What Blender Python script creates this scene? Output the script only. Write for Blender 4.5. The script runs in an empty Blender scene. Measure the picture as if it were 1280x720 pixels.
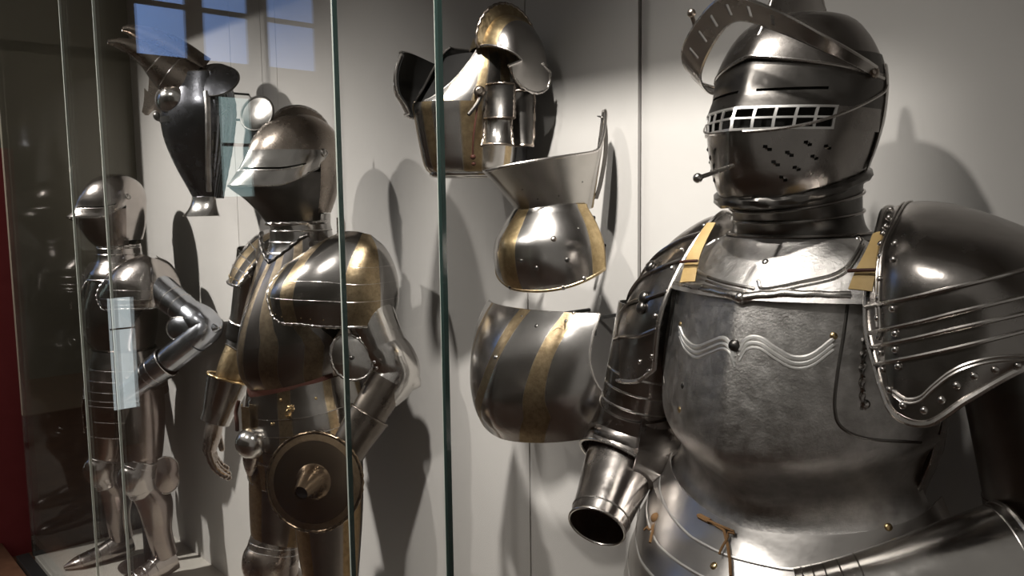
import bpy, bmesh, math, random
from mathutils import Vector, Matrix
from mathutils.bvhtree import BVHTree
random.seed(7)
PI = math.pi
SC = bpy.context.scene
COL = SC.collection
V = Vector

# ------------------------------------------------------------------ camera
FPX = 1045.0
CAM = V((0, 0, 1.56))
R = Matrix(((0.67378493, 0.06853707, -0.73574217),
            (0.73881305, -0.08001018, 0.66914397),
            (-0.01300569, -0.99443504, -0.10454574)))
# columns: right, down, forward
R.col[2] = V((R[0][2], R[1][2], R[2][2]))
def _fix():
    r = V((0.67378493, 0.73881305, -0.01300569)); d = V((0.06853707, -0.08001018, -0.99443504))
    f = r.cross(d)
    return r, d, f
RIGHT, DOWN, FWD = _fix()
def ray(px, py):
    return (RIGHT * (px - 640) + DOWN * (py - 360) + FWD * FPX).normalized()
cam_data = bpy.data.cameras.new('camera')
cam = bpy.data.objects.new('camera', cam_data)
COL.objects.link(cam)
m = Matrix.Identity(4)
for i in range(3):
    m[i][0] = RIGHT[i]; m[i][1] = -DOWN[i]; m[i][2] = -FWD[i]; m[i][3] = CAM[i]
cam.matrix_world = m
cam_data.sensor_width = 36.0
cam_data.lens = 36.0 * FPX / 1280.0
cam_data.clip_start = 0.05
SC.camera = cam

# ------------------------------------------------------------------ mesh helpers
def cr(pts, n):
    """Catmull-Rom through pts, n samples."""
    pts = [V(p) for p in pts]
    if len(pts) == 1: return [pts[0].copy() for _ in range(n)]
    if len(pts) == 2: return [pts[0].lerp(pts[1], i / (n - 1)) for i in range(n)]
    ext = [pts[0] * 2 - pts[1]] + pts + [pts[-1] * 2 - pts[-2]]
    out = []
    for i in range(n):
        t = i / (n - 1) * (len(pts) - 1)
        k = min(int(t), len(pts) - 2); t -= k
        p0, p1, p2, p3 = ext[k:k + 4]
        out.append(0.5 * ((2 * p1) + (p2 - p0) * t + (2 * p0 - 5 * p1 + 4 * p2 - p3) * t * t + (3 * p1 - p0 - 3 * p2 + p3) * t ** 3))
    return out
def lin(pts, n):
    pts = [V(p) for p in pts]; out = []
    for i in range(n):
        t = i / (n - 1) * (len(pts) - 1); k = min(int(t), len(pts) - 2)
        out.append(pts[k].lerp(pts[k + 1], t - k))
    return out
def tensor(cols, nu, nv):
    """cols[u] = list of control points along v -> grid[u][v]"""
    cc = [cr(c, nv) for c in cols]
    rows = [cr([c[j] for c in cc], nu) for j in range(nv)]
    return [[rows[j][i] for j in range(nv)] for i in range(nu)]
def tab(t, z):
    """table rows (z, a, b, ...) -> interpolated values (smooth)"""
    t = sorted(t)
    if z <= t[0][0]: return t[0][1:]
    if z >= t[-1][0]: return t[-1][1:]
    for k in range(len(t) - 1):
        if t[k][0] <= z <= t[k + 1][0]: break
    h = (z - t[k][0]) / (t[k + 1][0] - t[k][0])
    p1, p2 = t[k], t[k + 1]
    p0 = t[k - 1] if k > 0 else p1; p3 = t[k + 2] if k + 2 < len(t) else p2
    out = []
    dz = p2[0] - p1[0]
    for c in range(1, len(p1)):
        m1 = (p2[c] - p0[c]) / (p2[0] - p0[0]) * dz
        m2 = (p3[c] - p1[c]) / (p3[0] - p1[0]) * dz
        h2, h3 = h * h, h ** 3
        out.append((2 * h3 - 3 * h2 + 1) * p1[c] + (h3 - 2 * h2 + h) * m1 + (-2 * h3 + 3 * h2) * p2[c] + (h3 - h2) * m2)
    return out

class G:
    def __init__(s): s.v = []; s.f = []; s.uv = []
    def grid(s, g, cu=False, cv=False, mask=None, flip=False, capa=False, capb=False):
        nu, nv = len(g), len(g[0]); o = len(s.v)
        for i in range(nu):
            for j in range(nv):
                s.v.append(V(g[i][j]))
        for i in range(nu if cu else nu - 1):
            for j in range(nv if cv else nv - 1):
                if mask and not mask(i, j): continue
                i2, j2 = (i + 1) % nu, (j + 1) % nv
                q = [o + i * nv + j, o + i2 * nv + j, o + i2 * nv + j2, o + i * nv + j2]
                u0, u1 = i / (nu - 1 if not cu else nu), (i + 1) / (nu - 1 if not cu else nu)
                v0, v1 = j / (nv - 1 if not cv else nv), (j + 1) / (nv - 1 if not cv else nv)
                uv = [(u0, v0), (u1, v0), (u1, v1), (u0, v1)]
                if flip: q.reverse(); uv.reverse()
                s.f.append(q); s.uv.append(uv)
        def cap(col, rev):
            q = [o + i * nv + col for i in range(nu)]
            if rev: q.reverse()
            s.f.append(q); s.uv.append([(0, 0)] * len(q))
        if capa: cap(0, flip)
        if capb: cap(nv - 1, not flip)
        return s
    def tube(s, pts, r, n=8, closed=False, twist=0, rope=0.0, cap=True, flat=None):
        """sweep a circle (radius r or list) along pts; rope > 0 gives a roped edge"""
        pts = [V(p) for p in pts]; N = len(pts)
        rr = r if isinstance(r, (list, tuple)) else [r] * N
        T = []
        for i in range(N):
            if closed: d = pts[(i + 1) % N] - pts[i - 1]
            else: d = pts[min(i + 1, N - 1)] - pts[max(i - 1, 0)]
            T.append(d.normalized() if d.length > 1e-9 else V((0, 0, 1)))
        up = V((0, 0, 1)) if abs(T[0].z) < .9 else V((0, 1, 0))
        u = T[0].cross(up).normalized()
        rings = []; L = 0
        for i in range(N):
            u = (u - T[i] * u.dot(T[i])).normalized(); w = T[i].cross(u)
            if i: L += (pts[i] - pts[i - 1]).length
            ring = []
            for k in range(n):
                a = 2 * PI * k / n
                q = rr[i]
                if rope: q *= 1 + rope * math.sin(a * 2 + L / max(q, 1e-4) * 1.3)
                ring.append(pts[i] + (u * math.cos(a) + w * math.sin(a)) * q)
            rings.append(ring)
        g = [[rings[i][k] for i in range(N)] for k in range(n)]
        s.grid(g, cu=True, cv=closed, capa=cap and not closed, capb=cap and not closed)
        return s
    def limb(s, pts, rad, n=28, m=24, up=V((0, -1, 0)), smooth=True):
        """loft of ellipses along a smoothed polyline; rad rows = (ra, rb) along 'side' and 'up'"""
        P = cr(pts, m) if smooth else lin(pts, m)
        RR = cr([V((a, b, 0)) for a, b in rad], m) if smooth else lin([V((a, b, 0)) for a, b in rad], m)
        g = []
        fr = []
        for i in range(m):
            d = (P[min(i + 1, m - 1)] - P[max(i - 1, 0)]).normalized()
            side = d.cross(up).normalized(); w = side.cross(d)
            fr.append((P[i], side, w, RR[i]))
        for k in range(n):
            a = 2 * PI * k / n
            g.append([p + sd * math.cos(a) * q[0] + w * math.sin(a) * q[1] for p, sd, w, q in fr])
        s.last = g
        s.grid(g, cu=True)
        return s
    def ball(s, c, r, n=12, m=8, sc=(1, 1, 1), axis=None):
        c = V(c)
        q = axis.to_track_quat('Z', 'Y') if axis is not None else None
        g = []
        for i in range(n):
            row = []
            for j in range(m + 1):
                t = PI * j / m; a = 2 * PI * i / n
                p = V((math.sin(t) * math.cos(a) * sc[0], math.sin(t) * math.sin(a) * sc[1], math.cos(t) * sc[2])) * r
                if q: p.rotate(q)
                row.append(c + p)
            g.append(row)
        s.grid(g, cu=True, flip=True); return s
    def box(s, a, b):
        x0, y0, z0 = a; x1, y1, z1 = b; o = len(s.v)
        s.v += [V(p) for p in ((x0, y0, z0), (x1, y0, z0), (x1, y1, z0), (x0, y1, z0), (x0, y0, z1), (x1, y0, z1), (x1, y1, z1), (x0, y1, z1))]
        for q in ((0, 3, 2, 1), (4, 5, 6, 7), (0, 1, 5, 4), (1, 2, 6, 5), (2, 3, 7, 6), (3, 0, 4, 7)):
            s.f.append([o + i for i in q]); s.uv.append([(0, 0), (1, 0), (1, 1), (0, 1)])
        return s
    def prism(s, poly, thick):
        """extrude a 3D polygon by vector thick"""
        o = len(s.v); n = len(poly); t = V(thick)
        s.v += [V(p) for p in poly] + [V(p) + t for p in poly]
        s.f.append([o + i for i in range(n)]); s.uv.append([(0, 0)] * n)
        s.f.append([o + n + i for i in reversed(range(n))]); s.uv.append([(0, 0)] * n)
        for i in range(n):
            j = (i + 1) % n
            s.f.append([o + j, o + i, o + n + i, o + n + j]); s.uv.append([(0, 0)] * 4)
        return s
    def bvh(s): return BVHTree.FromPolygons([tuple(v) for v in s.v], s.f)
    def build(s, name, mat, parent=None, th=0.0, sharp=40, smooth=True, weld=True, bevel=0):
        me = bpy.data.meshes.new(name)
        bm = bmesh.new(); uvl = bm.loops.layers.uv.new('UVMap')
        bv = [bm.verts.new(v) for v in s.v]
        for f, uv in zip(s.f, s.uv):
            try: face = bm.faces.new([bv[i] for i in f])
            except ValueError: continue
            for l, c in zip(face.loops, uv): l[uvl].uv = c
        if weld: bmesh.ops.remove_doubles(bm, verts=bm.verts, dist=1e-5)
        loose = [v for v in bm.verts if not v.link_faces]
        if loose: bmesh.ops.delete(bm, geom=loose, context='VERTS')
        bmesh.ops.recalc_face_normals(bm, faces=bm.faces)
        if th: bmesh.ops.solidify(bm, geom=list(bm.faces), thickness=th)
        if bevel:
            bmesh.ops.bevel(bm, geom=[e for e in bm.edges if len(e.link_faces) == 2 and e.calc_face_angle() > 0.6], offset=bevel, segments=2, affect='EDGES', profile=.5)
        for f in bm.faces: f.smooth = smooth
        ca = math.radians(sharp)
        for e in bm.edges:
            if len(e.link_faces) == 2 and e.calc_face_angle() > ca: e.smooth = False
        bm.to_mesh(me); bm.free()
        ob = bpy.data.objects.new(name, me); COL.objects.link(ob)
        if mat: me.materials.append(mat)
        if parent: ob.parent = parent
        return ob

def thing(name, label, cat, loc=(0, 0, 0), group=None):
    o = bpy.data.objects.new(name, None); COL.objects.link(o)
    o.location = loc; o.empty_display_size = .05
    o['label'] = label; o['category'] = cat
    if group: o['group'] = group
    return o
def tag(o, label, cat, group=None):
    o['label'] = label; o['category'] = cat
    if group: o['group'] = group
    return o
def struct(o, label=None):
    o['kind'] = 'structure'
    if label: o['label'] = label
    return o
_rv = {}
def rivet(parent, p, n, mat, r=.004, name='rivet'):
    key = (name, mat.name, r)
    if key not in _rv:
        ob = G().ball((0, 0, 0), r, 12, 8, (1, 1, .62)).build(name, mat, parent)
        _rv[key] = ob.data
    else:
        ob = bpy.data.objects.new(name, _rv[key]); COL.objects.link(ob); ob.parent = parent
    ob.location = p; ob.rotation_mode = 'QUATERNION'; ob.rotation_quaternion = V(n).to_track_quat('Z', 'Y')
    return ob
class Surf:
    """a plate's own surface in local coords of a root at org; cast() finds where a sight line meets it"""
    def __init__(s, g, org): s.g = g; s.t = g.bvh(); s.o = V(org)
    def cast(s, px, py, off=0.0):
        d = ray(px, py)
        h = s.t.ray_cast(CAM - s.o, d)
        if h[0] is None:
            # nearest surface point to the sight line
            best = None
            for k in range(60):
                q = CAM - s.o + d * (.8 + k * .06)
                nn = s.t.find_nearest(q)
                if best is None or nn[3] < best[3]: best = nn
            h = best
        n = h[1]
        if n.dot(d) > 0: n = -n
        return h[0] + n * off, n
    def line(s, pix, n=40, off=0.0, spline=True):
        f = cr if spline else lin
        return [s.cast(p.x, p.y, off)[0] for p in f([V((a, b, 0)) for a, b in pix], n)]
    def near(s, p, off=0.0):
        h = s.t.find_nearest(V(p)); n = h[1]
        return h[0] + n * off, n

# ------------------------------------------------------------------ materials
def mat_new(name):
    mt = bpy.data.materials.new(name); mt.use_nodes = True
    nt = mt.node_tree; b = nt.nodes['Principled BSDF']
    return mt, nt, b
def _ramp(nt, fac, stops):
    r = nt.nodes.new('ShaderNodeValToRGB')
    el = r.color_ramp.elements
    while len(el) > 1: el.remove(el[-1])
    el[0].position = stops[0][0]; el[0].color = (*stops[0][1], 1)
    for p, c in stops[1:]:
        e = el.new(p); e.color = (*c, 1)
    nt.links.new(fac, r.inputs[0]); return r.outputs[0]
def _noise(nt, scale, detail=4, rough=.6, vec=None, stretch=None):
    n = nt.nodes.new('ShaderNodeTexNoise'); n.inputs['Scale'].default_value = scale
    n.inputs['Detail'].default_value = detail; n.inputs['Roughness'].default_value = rough
    tc = nt.nodes.new('ShaderNodeTexCoord'); src = tc.outputs['Object']
    if stretch:
        mp = nt.nodes.new('ShaderNodeMapping'); mp.inputs['Scale'].default_value = stretch
        nt.links.new(src, mp.inputs[0]); src = mp.outputs[0]
    nt.links.new(src, n.inputs['Vector']); return n.outputs['Fac']
def metal(name, c0, c1, rough=.3, rvar=.12, scale=9, bump=.15, bscale=60, etch=0.0):
    mt, nt, b = mat_new(name)
    f = _noise(nt, scale)
    nt.links.new(_ramp(nt, f, [(.3, c0), (.7, c1)]), b.inputs['Base Color'])
    b.inputs['Metallic'].default_value = 1
    rr = nt.nodes.new('ShaderNodeMapRange'); nt.links.new(_noise(nt, scale * 2.3), rr.inputs[0])
    rr.inputs[1].default_value = .3; rr.inputs[2].default_value = .7
    rr.inputs[3].default_value = rough - rvar / 2; rr.inputs[4].default_value = rough + rvar / 2
    nt.links.new(rr.outputs[0], b.inputs['Roughness'])
    bp = nt.nodes.new('ShaderNodeBump'); bp.inputs['Strength'].default_value = bump; bp.inputs['Distance'].default_value = .002
    h = _noise(nt, bscale, 6 if etch else 3, .75 if etch else .5)
    nt.links.new(h, bp.inputs['Height']); nt.links.new(bp.outputs[0], b.inputs['Normal'])
    return mt
def banded(name, steel0, steel1, gold0, gold1, bands, axis='u', rough=.27, soft=.004, slant=0.0, etch=.35):
    """polished steel with gilt etched bands; bands = [(centre, half width)] along the plate's own u (or v)"""
    mt, nt, b = mat_new(name)
    uv = nt.nodes.new('ShaderNodeUVMap'); uv.uv_map = 'UVMap'
    sp = nt.nodes.new('ShaderNodeSeparateXYZ'); nt.links.new(uv.outputs[0], sp.inputs[0])
    src = sp.outputs[0 if axis == 'u' else 1]
    if slant:
        ma = nt.nodes.new('ShaderNodeMath'); ma.operation = 'MULTIPLY_ADD'
        nt.links.new(sp.outputs[1 if axis == 'u' else 0], ma.inputs[0]); ma.inputs[1].default_value = slant
        nt.links.new(src, ma.inputs[2]); src = ma.outputs[0]
    tot = None
    for c, h in bands:
        d = nt.nodes.new('ShaderNodeMath'); d.operation = 'SUBTRACT'; nt.links.new(src, d.inputs[0]); d.inputs[1].default_value = c
        a = nt.nodes.new('ShaderNodeMath'); a.operation = 'ABSOLUTE'; nt.links.new(d.outputs[0], a.inputs[0])
        r = nt.nodes.new('ShaderNodeMapRange'); nt.links.new(a.outputs[0], r.inputs[0])
        r.inputs[1].default_value = h - soft; r.inputs[2].default_value = h + soft; r.inputs[3].default_value = 1; r.inputs[4].default_value = 0
        if tot is None: tot = r.outputs[0]
        else:
            mx = nt.nodes.new('ShaderNodeMath'); mx.operation = 'MAXIMUM'
            nt.links.new(tot, mx.inputs[0]); nt.links.new(r.outputs[0], mx.inputs[1]); tot = mx.outputs[0]
    n1 = _noise(nt, 10); n2 = _noise(nt, 70, 6, .75)
    sc_ = _ramp(nt, n1, [(.3, steel0), (.7, steel1)])
    gc = _ramp(nt, n2, [(.35, gold0), (.62, gold1)])
    mix = nt.nodes.new('ShaderNodeMix'); mix.data_type = 'RGBA'
    nt.links.new(tot, mix.inputs[0]); nt.links.new(sc_, mix.inputs[6]); nt.links.new(gc, mix.inputs[7])
    nt.links.new(mix.outputs[2], b.inputs['Base Color']); b.inputs['Metallic'].default_value = 1
    rr = nt.nodes.new('ShaderNodeMapRange'); nt.links.new(tot, rr.inputs[0])
    rr.inputs[3].default_value = rough; rr.inputs[4].default_value = rough + .12
    nt.links.new(rr.outputs[0], b.inputs['Roughness'])
    bp = nt.nodes.new('ShaderNodeBump'); bp.inputs['Distance'].default_value = .002
    st = nt.nodes.new('ShaderNodeMath'); st.operation = 'MULTIPLY_ADD'; nt.links.new(tot, st.inputs[0]); st.inputs[1].default_value = etch; st.inputs[2].default_value = .06
    nt.links.new(st.outputs[0], bp.inputs['Strength'])
    nt.links.new(n2, bp.inputs['Height']); nt.links.new(bp.outputs[0], b.inputs['Normal'])
    return mt
def matte(name, c0, c1, rough=.7, scale=12, bump=.1, bscale=80, spec=.3):
    mt, nt, b = mat_new(name)
    nt.links.new(_ramp(nt, _noise(nt, scale), [(.3, c0), (.7, c1)]), b.inputs['Base Color'])
    b.inputs['Roughness'].default_value = rough; b.inputs['Specular IOR Level'].default_value = spec
    bp = nt.nodes.new('ShaderNodeBump'); bp.inputs['Strength'].default_value = bump; bp.inputs['Distance'].default_value = .002
    nt.links.new(_noise(nt, bscale), bp.inputs['Height']); nt.links.new(bp.outputs[0], b.inputs['Normal'])
    return mt
def emit(name, c, s):
    mt, nt, b = mat_new(name)
    b.inputs['Base Color'].default_value = (*c, 1); b.inputs['Emission Color'].default_value = (*c, 1)
    b.inputs['Emission Strength'].default_value = s; return mt
def glassmat(name, tint=(.985, .985, .982), k=1.0):
    mt = bpy.data.materials.new(name); mt.use_nodes = True; nt = mt.node_tree; nt.nodes.clear()
    out = nt.nodes.new('ShaderNodeOutputMaterial')
    ge = nt.nodes.new('ShaderNodeNewGeometry')
    dt = nt.nodes.new('ShaderNodeVectorMath'); dt.operation = 'DOT_PRODUCT'
    nt.links.new(ge.outputs['Normal'], dt.inputs[0]); nt.links.new(ge.outputs['Incoming'], dt.inputs[1])
    def mth(op, a, b_=None):
        n = nt.nodes.new('ShaderNodeMath'); n.operation = op
        for i, q in enumerate((a, b_)):
            if q is None: continue
            if isinstance(q, (int, float)): n.inputs[i].default_value = q
            else: nt.links.new(q, n.inputs[i])
        return n.outputs[0]
    c = mth('ABSOLUTE', dt.outputs['Value'])
    f = mth('MULTIPLY', mth('ADD', mth('MULTIPLY', mth('POWER', mth('SUBTRACT', 1.0, c), 5.0), .96), .04), k)
    tr = nt.nodes.new('ShaderNodeBsdfTransparent'); tr.inputs[0].default_value = (*tint, 1)
    gl = nt.nodes.new('ShaderNodeBsdfGlossy'); gl.inputs['Roughness'].default_value = 0.0
    mx = nt.nodes.new('ShaderNodeMixShader')
    nt.links.new(f, mx.inputs[0]); nt.links.new(tr.outputs[0], mx.inputs[1]); nt.links.new(gl.outputs[0], mx.inputs[2])
    nt.links.new(mx.outputs[0], out.inputs[0]); return mt

M = {}
M['dark'] = metal('dark_steel', (.27, .25, .235), (.39, .365, .345), .24, .12)
M['dark_etch'] = metal('etched_dark_steel', (.37, .355, .34), (.64, .62, .60), .37, .16, 30, .38, 190, etch=1)
M['black'] = metal('blackened_steel', (.10, .095, .09), (.17, .16, .15), .34, .14)
M['bright'] = metal('bright_steel', (.52, .50, .48), (.68, .66, .63), .19, .12)
M['edge'] = metal('worn_edge_steel', (.50, .475, .45), (.68, .65, .62), .26, .1)
M['pale'] = metal('pale_worn_steel', (.74, .73, .71), (.84, .83, .81), .45, .1)  # light caught by grille bars, waves and lame edges, put into the colour
M['fauld'] = metal('satin_steel', (.42, .40, .385), (.56, .54, .52), .33, .10)
M['blue'] = metal('blue_grey_steel', (.38, .40, .44), (.54, .56, .60), .22, .12)
M['brown'] = metal('brown_steel', (.34, .285, .24), (.47, .41, .36), .28, .14)
M['brass'] = metal('brass', (.55, .40, .20), (.70, .52, .28), .3, .1)
M['gold'] = metal('gilt_steel', (.34, .255, .145), (.54, .42, .255), .36, .12, 60, .4, 120)
M['leather'] = matte('buff_leather', (.42, .28, .11), (.56, .40, .18), .6, 20, .3, 120)
M['red_leather'] = matte('red_brown_leather', (.045, .014, .009), (.08, .026, .016), .6, 25, .3, 120)
M['cord'] = matte('brown_cord', (.13, .07, .03), (.22, .12, .05), .8)
M['dark_cloth'] = matte('black_lining_cloth', (.008, .008, .008), (.016, .015, .014), .9)
M['wall'] = matte('pale_painted_panel', (.60, .58, .555), (.64, .62, .592), .75, 3, .03, 300)
M['gap'] = matte('panel_joint', (.05, .045, .04), (.07, .06, .055), .9)
M['plinth'] = matte('pale_plinth', (.60, .57, .51), (.65, .62, .56), .7, 5, .05, 200)
M['glass'] = glassmat('pane_glass')
M['glass_edge'] = matte('dark_green_glass_edge', (.014, .026, .023), (.022, .038, .034), .15, 4, 0, 50, .6)
M['glass_lip'] = matte('pale_green_glass_lip', (.50, .54, .48), (.58, .62, .56), .3, 4, 0, 50, .6)
M['wood'] = matte('brown_timber', (.10, .045, .025), (.16, .075, .04), .5, 14, .1, 60)
M['blackpaint'] = matte('black_painted_metal', (.008, .008, .008), (.014, .013, .012), .45)
M['red'] = matte('red_painted_wall', (.30, .05, .055), (.34, .06, .065), .8)
M['roomwall'] = matte('dim_olive_wall', (.13, .12, .095), (.15, .14, .11), .8)
# ------------------------------------------------------------------ setting
YW, YG, XE = 1.37, 0.828, -4.12
LAMP = .022
wall_m, wnt, wb = M['wall'], None, None
# back wall: pale panels with narrow joints
g = G(); edges = [1.6, -1.11, -1.45, -2.68, -2.79, -3.04, XE]
half = [0, .0045, .0025, .0012, .0016, .0016, 0]
for k in range(len(edges) - 1):
    g.box((edges[k + 1] + half[k + 1], YW, 0), (edges[k] - half[k], YW + .03, 2.9))
wall = struct(g.build('wall_back', M['wall'], sharp=20, smooth=False))
jt = G().box((XE, YW + .008, 0), (1.6, YW + .029, 2.9)).build('wall_back_joints', M['gap'], smooth=False); struct(jt)
struct(G().box((XE, YG + .004, -.1), (1.6, YW + .03, 0)).build('floor', M['plinth'], smooth=False, bevel=.002))
struct(G().box((XE - .05, YG, 2.5), (1.6, YW + .05, 2.56)).build('ceiling', M['wall'], smooth=False))
# dark glossy end panel of the case, a darker band below
def endmat():
    mt, nt, b = mat_new('dark_glossy_panel')
    tc = nt.nodes.new('ShaderNodeTexCoord'); sp = nt.nodes.new('ShaderNodeSeparateXYZ'); nt.links.new(tc.outputs['Object'], sp.inputs[0])
    mr = nt.nodes.new('ShaderNodeMapRange'); nt.links.new(sp.outputs[2], mr.inputs[0])
    mr.inputs[1].default_value = .637; mr.inputs[2].default_value = .645
    nt.links.new(_ramp(nt, mr.outputs[0], [(0, (.026, .026, .022)), (1, (.24, .225, .175))]), b.inputs['Base Color'])
    b.inputs['Roughness'].default_value = .06; b.inputs['Specular IOR Level'].default_value = .5
    return mt
struct(G().box((XE - .03, YG, 0), (XE, YW + .03, 2.5)).build('wall_left', endmat(), smooth=False))
# front glazing: panes with polished edges
seams = [1.6, -1.077, -1.385, -2.78, -3.135, XE]
for k in range(len(seams) - 1):
    p = struct(G().box((seams[k + 1] + .0035, YG - .006, 0), (seams[k] - .0035, YG + .006, 2.5)).build('window_%d' % (k + 1), M['glass'], smooth=False))
widths = {-1.077: (.0040, .0016), -1.385: (.0012, .0036), -2.78: (0, .0028), -3.135: (0, .0030)}
tn = 1
for x in seams[1:-1]:
    d, l = widths[x]
    if d:
        struct(G().box((x - .0015, YG - .0045, 0), (x - .0015 + 2 * d, YG + .0045, 2.5)).build('trim_%d' % tn, M['glass_edge'], smooth=False)); tn += 1
    struct(G().box((x - .0015 - 2 * l, YG - .003, 0), (x - .0016, YG + .0045, 2.5)).build('trim_%d' % tn, M['glass_lip'], smooth=False)); tn += 1
struct(G().box((XE - .05, YG - .06, -.09), (1.6, YG - .008, .004)).build('trim_9', M['blackpaint'], smooth=False, bevel=.002))
struct(G().box((XE - 2.2, YG - .16, -.09), (1.6, YG - .062, -.02)).build('trim_10', M['wood'], smooth=False, bevel=.003))
# the room around the case
struct(G().box((-9, -6, -.16), (3.5, YW + 1.5, -.1)).build('floor_room', M['wood'], smooth=False))
struct(G().box((-9, -6.1, -.1), (3.5, -6, 4.6)).build('wall_front', M['roomwall'], smooth=False))
struct(G().box((-9.1, -6, -.1), (-9, .9, 3.0)).build('wall_end', M['roomwall'], smooth=False))
rt = ray(3, 185); rt = CAM + rt * ((-4.45 - CAM.x) / rt.x)
struct(G().box((-4.50, .735, -.1), (-4.45, YW + .6, rt.z)).build('wall_red', M['red'], smooth=False))
struct(G().box((-9.1, .9, -.1), (-9, YW + 1.5, 2.2)).build('wall_end_lower', M['roomwall'], smooth=False))
struct(G().box((-9.1, .9, 2.2), (-9, YW + 1.5, 4.8)).build('wall_end_upper', M['roomwall'], smooth=False))
WIN = [(-1.42, -1.93), (-2.12, -2.62), (-2.86, -3.45)]
ys = [.9]
for a, b in WIN: ys += [a, b]
ys.append(-6)
g = G()
for k in range(0, len(ys), 2): g.box((-9.1, ys[k + 1], 3.0), (-9, ys[k], 4.8))
g.box((-9.1, -6, 3.0), (-9, .9, 3.1))
struct(g.build('wall_end_piers', M['roomwall'], smooth=False))
M['sky'] = emit('daylight_blue_pane', (.25, .42, .85), 1.5)
for k, (a, b) in enumerate(WIN):
    w = struct(G().box((-9.06, b, 3.1), (-9.04, a, 4.8)).build('window_%d' % (10 + k), M['sky'], smooth=False))
    fr = G().box((-9.04, b, 3.60), (-9.0, a, 3.65)).box((-9.04, b, 4.3), (-9.0, a, 4.34)).build('window_bar', M['roomwall'], w, smooth=False)
M['sky2'] = emit('pale_daylight_pane', (.62, .85, .84), 1.3)
w = struct(G().box((-8.99, -2.58, 1.64), (-8.97, -2.25, 2.72)).build('window_14', M['sky2'], smooth=False))
G().box((-8.97, -2.58, 2.19), (-8.95, -2.25, 2.225)).build('window_bar', M['roomwall'], w, smooth=False)
M['lit'] = emit('lit_panel_white', (.80, .90, .92), 1.5)
w = struct(G().box((-6.02, -.255, .16), (-6, -.115, .93)).build('window_15', M['lit'], smooth=False))  # unseen glowing panel, added for the pale strip mirrored in the front glass
G().box((-6, -.255, .715), (-5.99, -.115, .725)).build('window_bar', M['roomwall'], w, smooth=False)
G().box((-6.02, -.26, -.1), (-6.0, -.11, .16)).build('window_foot', M['roomwall'], w, smooth=False)
# ------------------------------------------------------------------ light
wd = bpy.data.worlds.new('World'); SC.world = wd; wd.use_nodes = True
wd.node_tree.nodes['Background'].inputs[0].default_value = (1.0, .95, .88, 1)
wd.node_tree.nodes['Background'].inputs[1].default_value = .22
def spot(x, y, z, tx, ty, tz, w, ang=50, rad=.05, col=(1.0, .955, .90), blend=.6):
    l = bpy.data.lights.new('spot_lamp', 'SPOT'); l.energy = w; l.spot_size = math.radians(ang); l.spot_blend = blend
    l.shadow_soft_size = rad; l.color = col
    o = bpy.data.objects.new('spot_lamp', l); COL.objects.link(o); o.location = (x, y, z)
    o.rotation_euler = (V((tx, ty, tz)) - V((x, y, z))).to_track_quat('-Z', 'Y').to_euler()
    return o
for x, y, z, tx, tz, w, ang in ((-.6, .16, 3.4, -1.24, 1.22, 600, 41), (-1.0, -.9, 3.4, -.75, 1.15, 170, 36), (-2.2, -.9, 3.4, -2.3, 1.2, 150, 40),
                                (-4.3, -.9, 3.4, -2.15, .9, 270, 34), (-4.4, -.9, 3.4, -3.10, .75, 740, 52)):
    spot(x, y, z, tx, 1.3, tz, w, ang, blend=1.0)
SC.cycles.caustics_reflective = False; SC.cycles.caustics_refractive = False
vs = SC.view_settings
vs.view_transform = 'Standard'; vs.look = 'None'; vs.gamma = 1; vs.use_curve_mapping = False; vs.exposure = 0
# ------------------------------------------------------------------ helpers for armour
def pt(th, a, f, b, k=2.0, m=.5, kb=2.0):
    """horizontal section: th 0 = front middle, + = its left (+x)"""
    s = math.sin(th); c = math.cos(th)
    x = a * s; q = min(abs(s), 1.0)
    if c >= 0: y = -f * max(0.0, 1 - q ** k) ** m
    else: y = b * max(0.0, 1 - q ** kb) ** .5
    return x, y
def section_grid(table, zs, ths, dy=0.0, off=0.0, zfun=None):
    """table rows: z, a, f, b, k, m -> grid[th][z]"""
    out = []
    for th in ths:
        col = []
        for z in zs:
            a, f, b, k, m_ = tab(table, z)
            x, y = pt(th, a + off, f + off, b + off, k, m_)
            col.append(V((x, y + dy, z)))
        out.append(col)
    return out
def seq(a, b, n): return [a + (b - a) * i / (n - 1) for i in range(n)]
D = math.radians

# ================================================================== DARK HALF ARMOUR
DO = V((-.615, 1.12, 0))
suit = thing('half_armor', 'dark steel half armour with barred visor and raised brow piece, nearest on the right', 'suit of armor', DO, 'suits of armor on stands')
dk, de, bk, ed = M['dark'], M['dark_etch'], M['black'], M['edge']
# stand
st = G(); st.tube([(0, .02, 0.02), (0, .02, 1.45)], .018, 16); st.ball((0, .02, .012), .14, 24, 8, (1, 1, .09))
st.build('stand', M['blackpaint'], suit)

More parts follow.
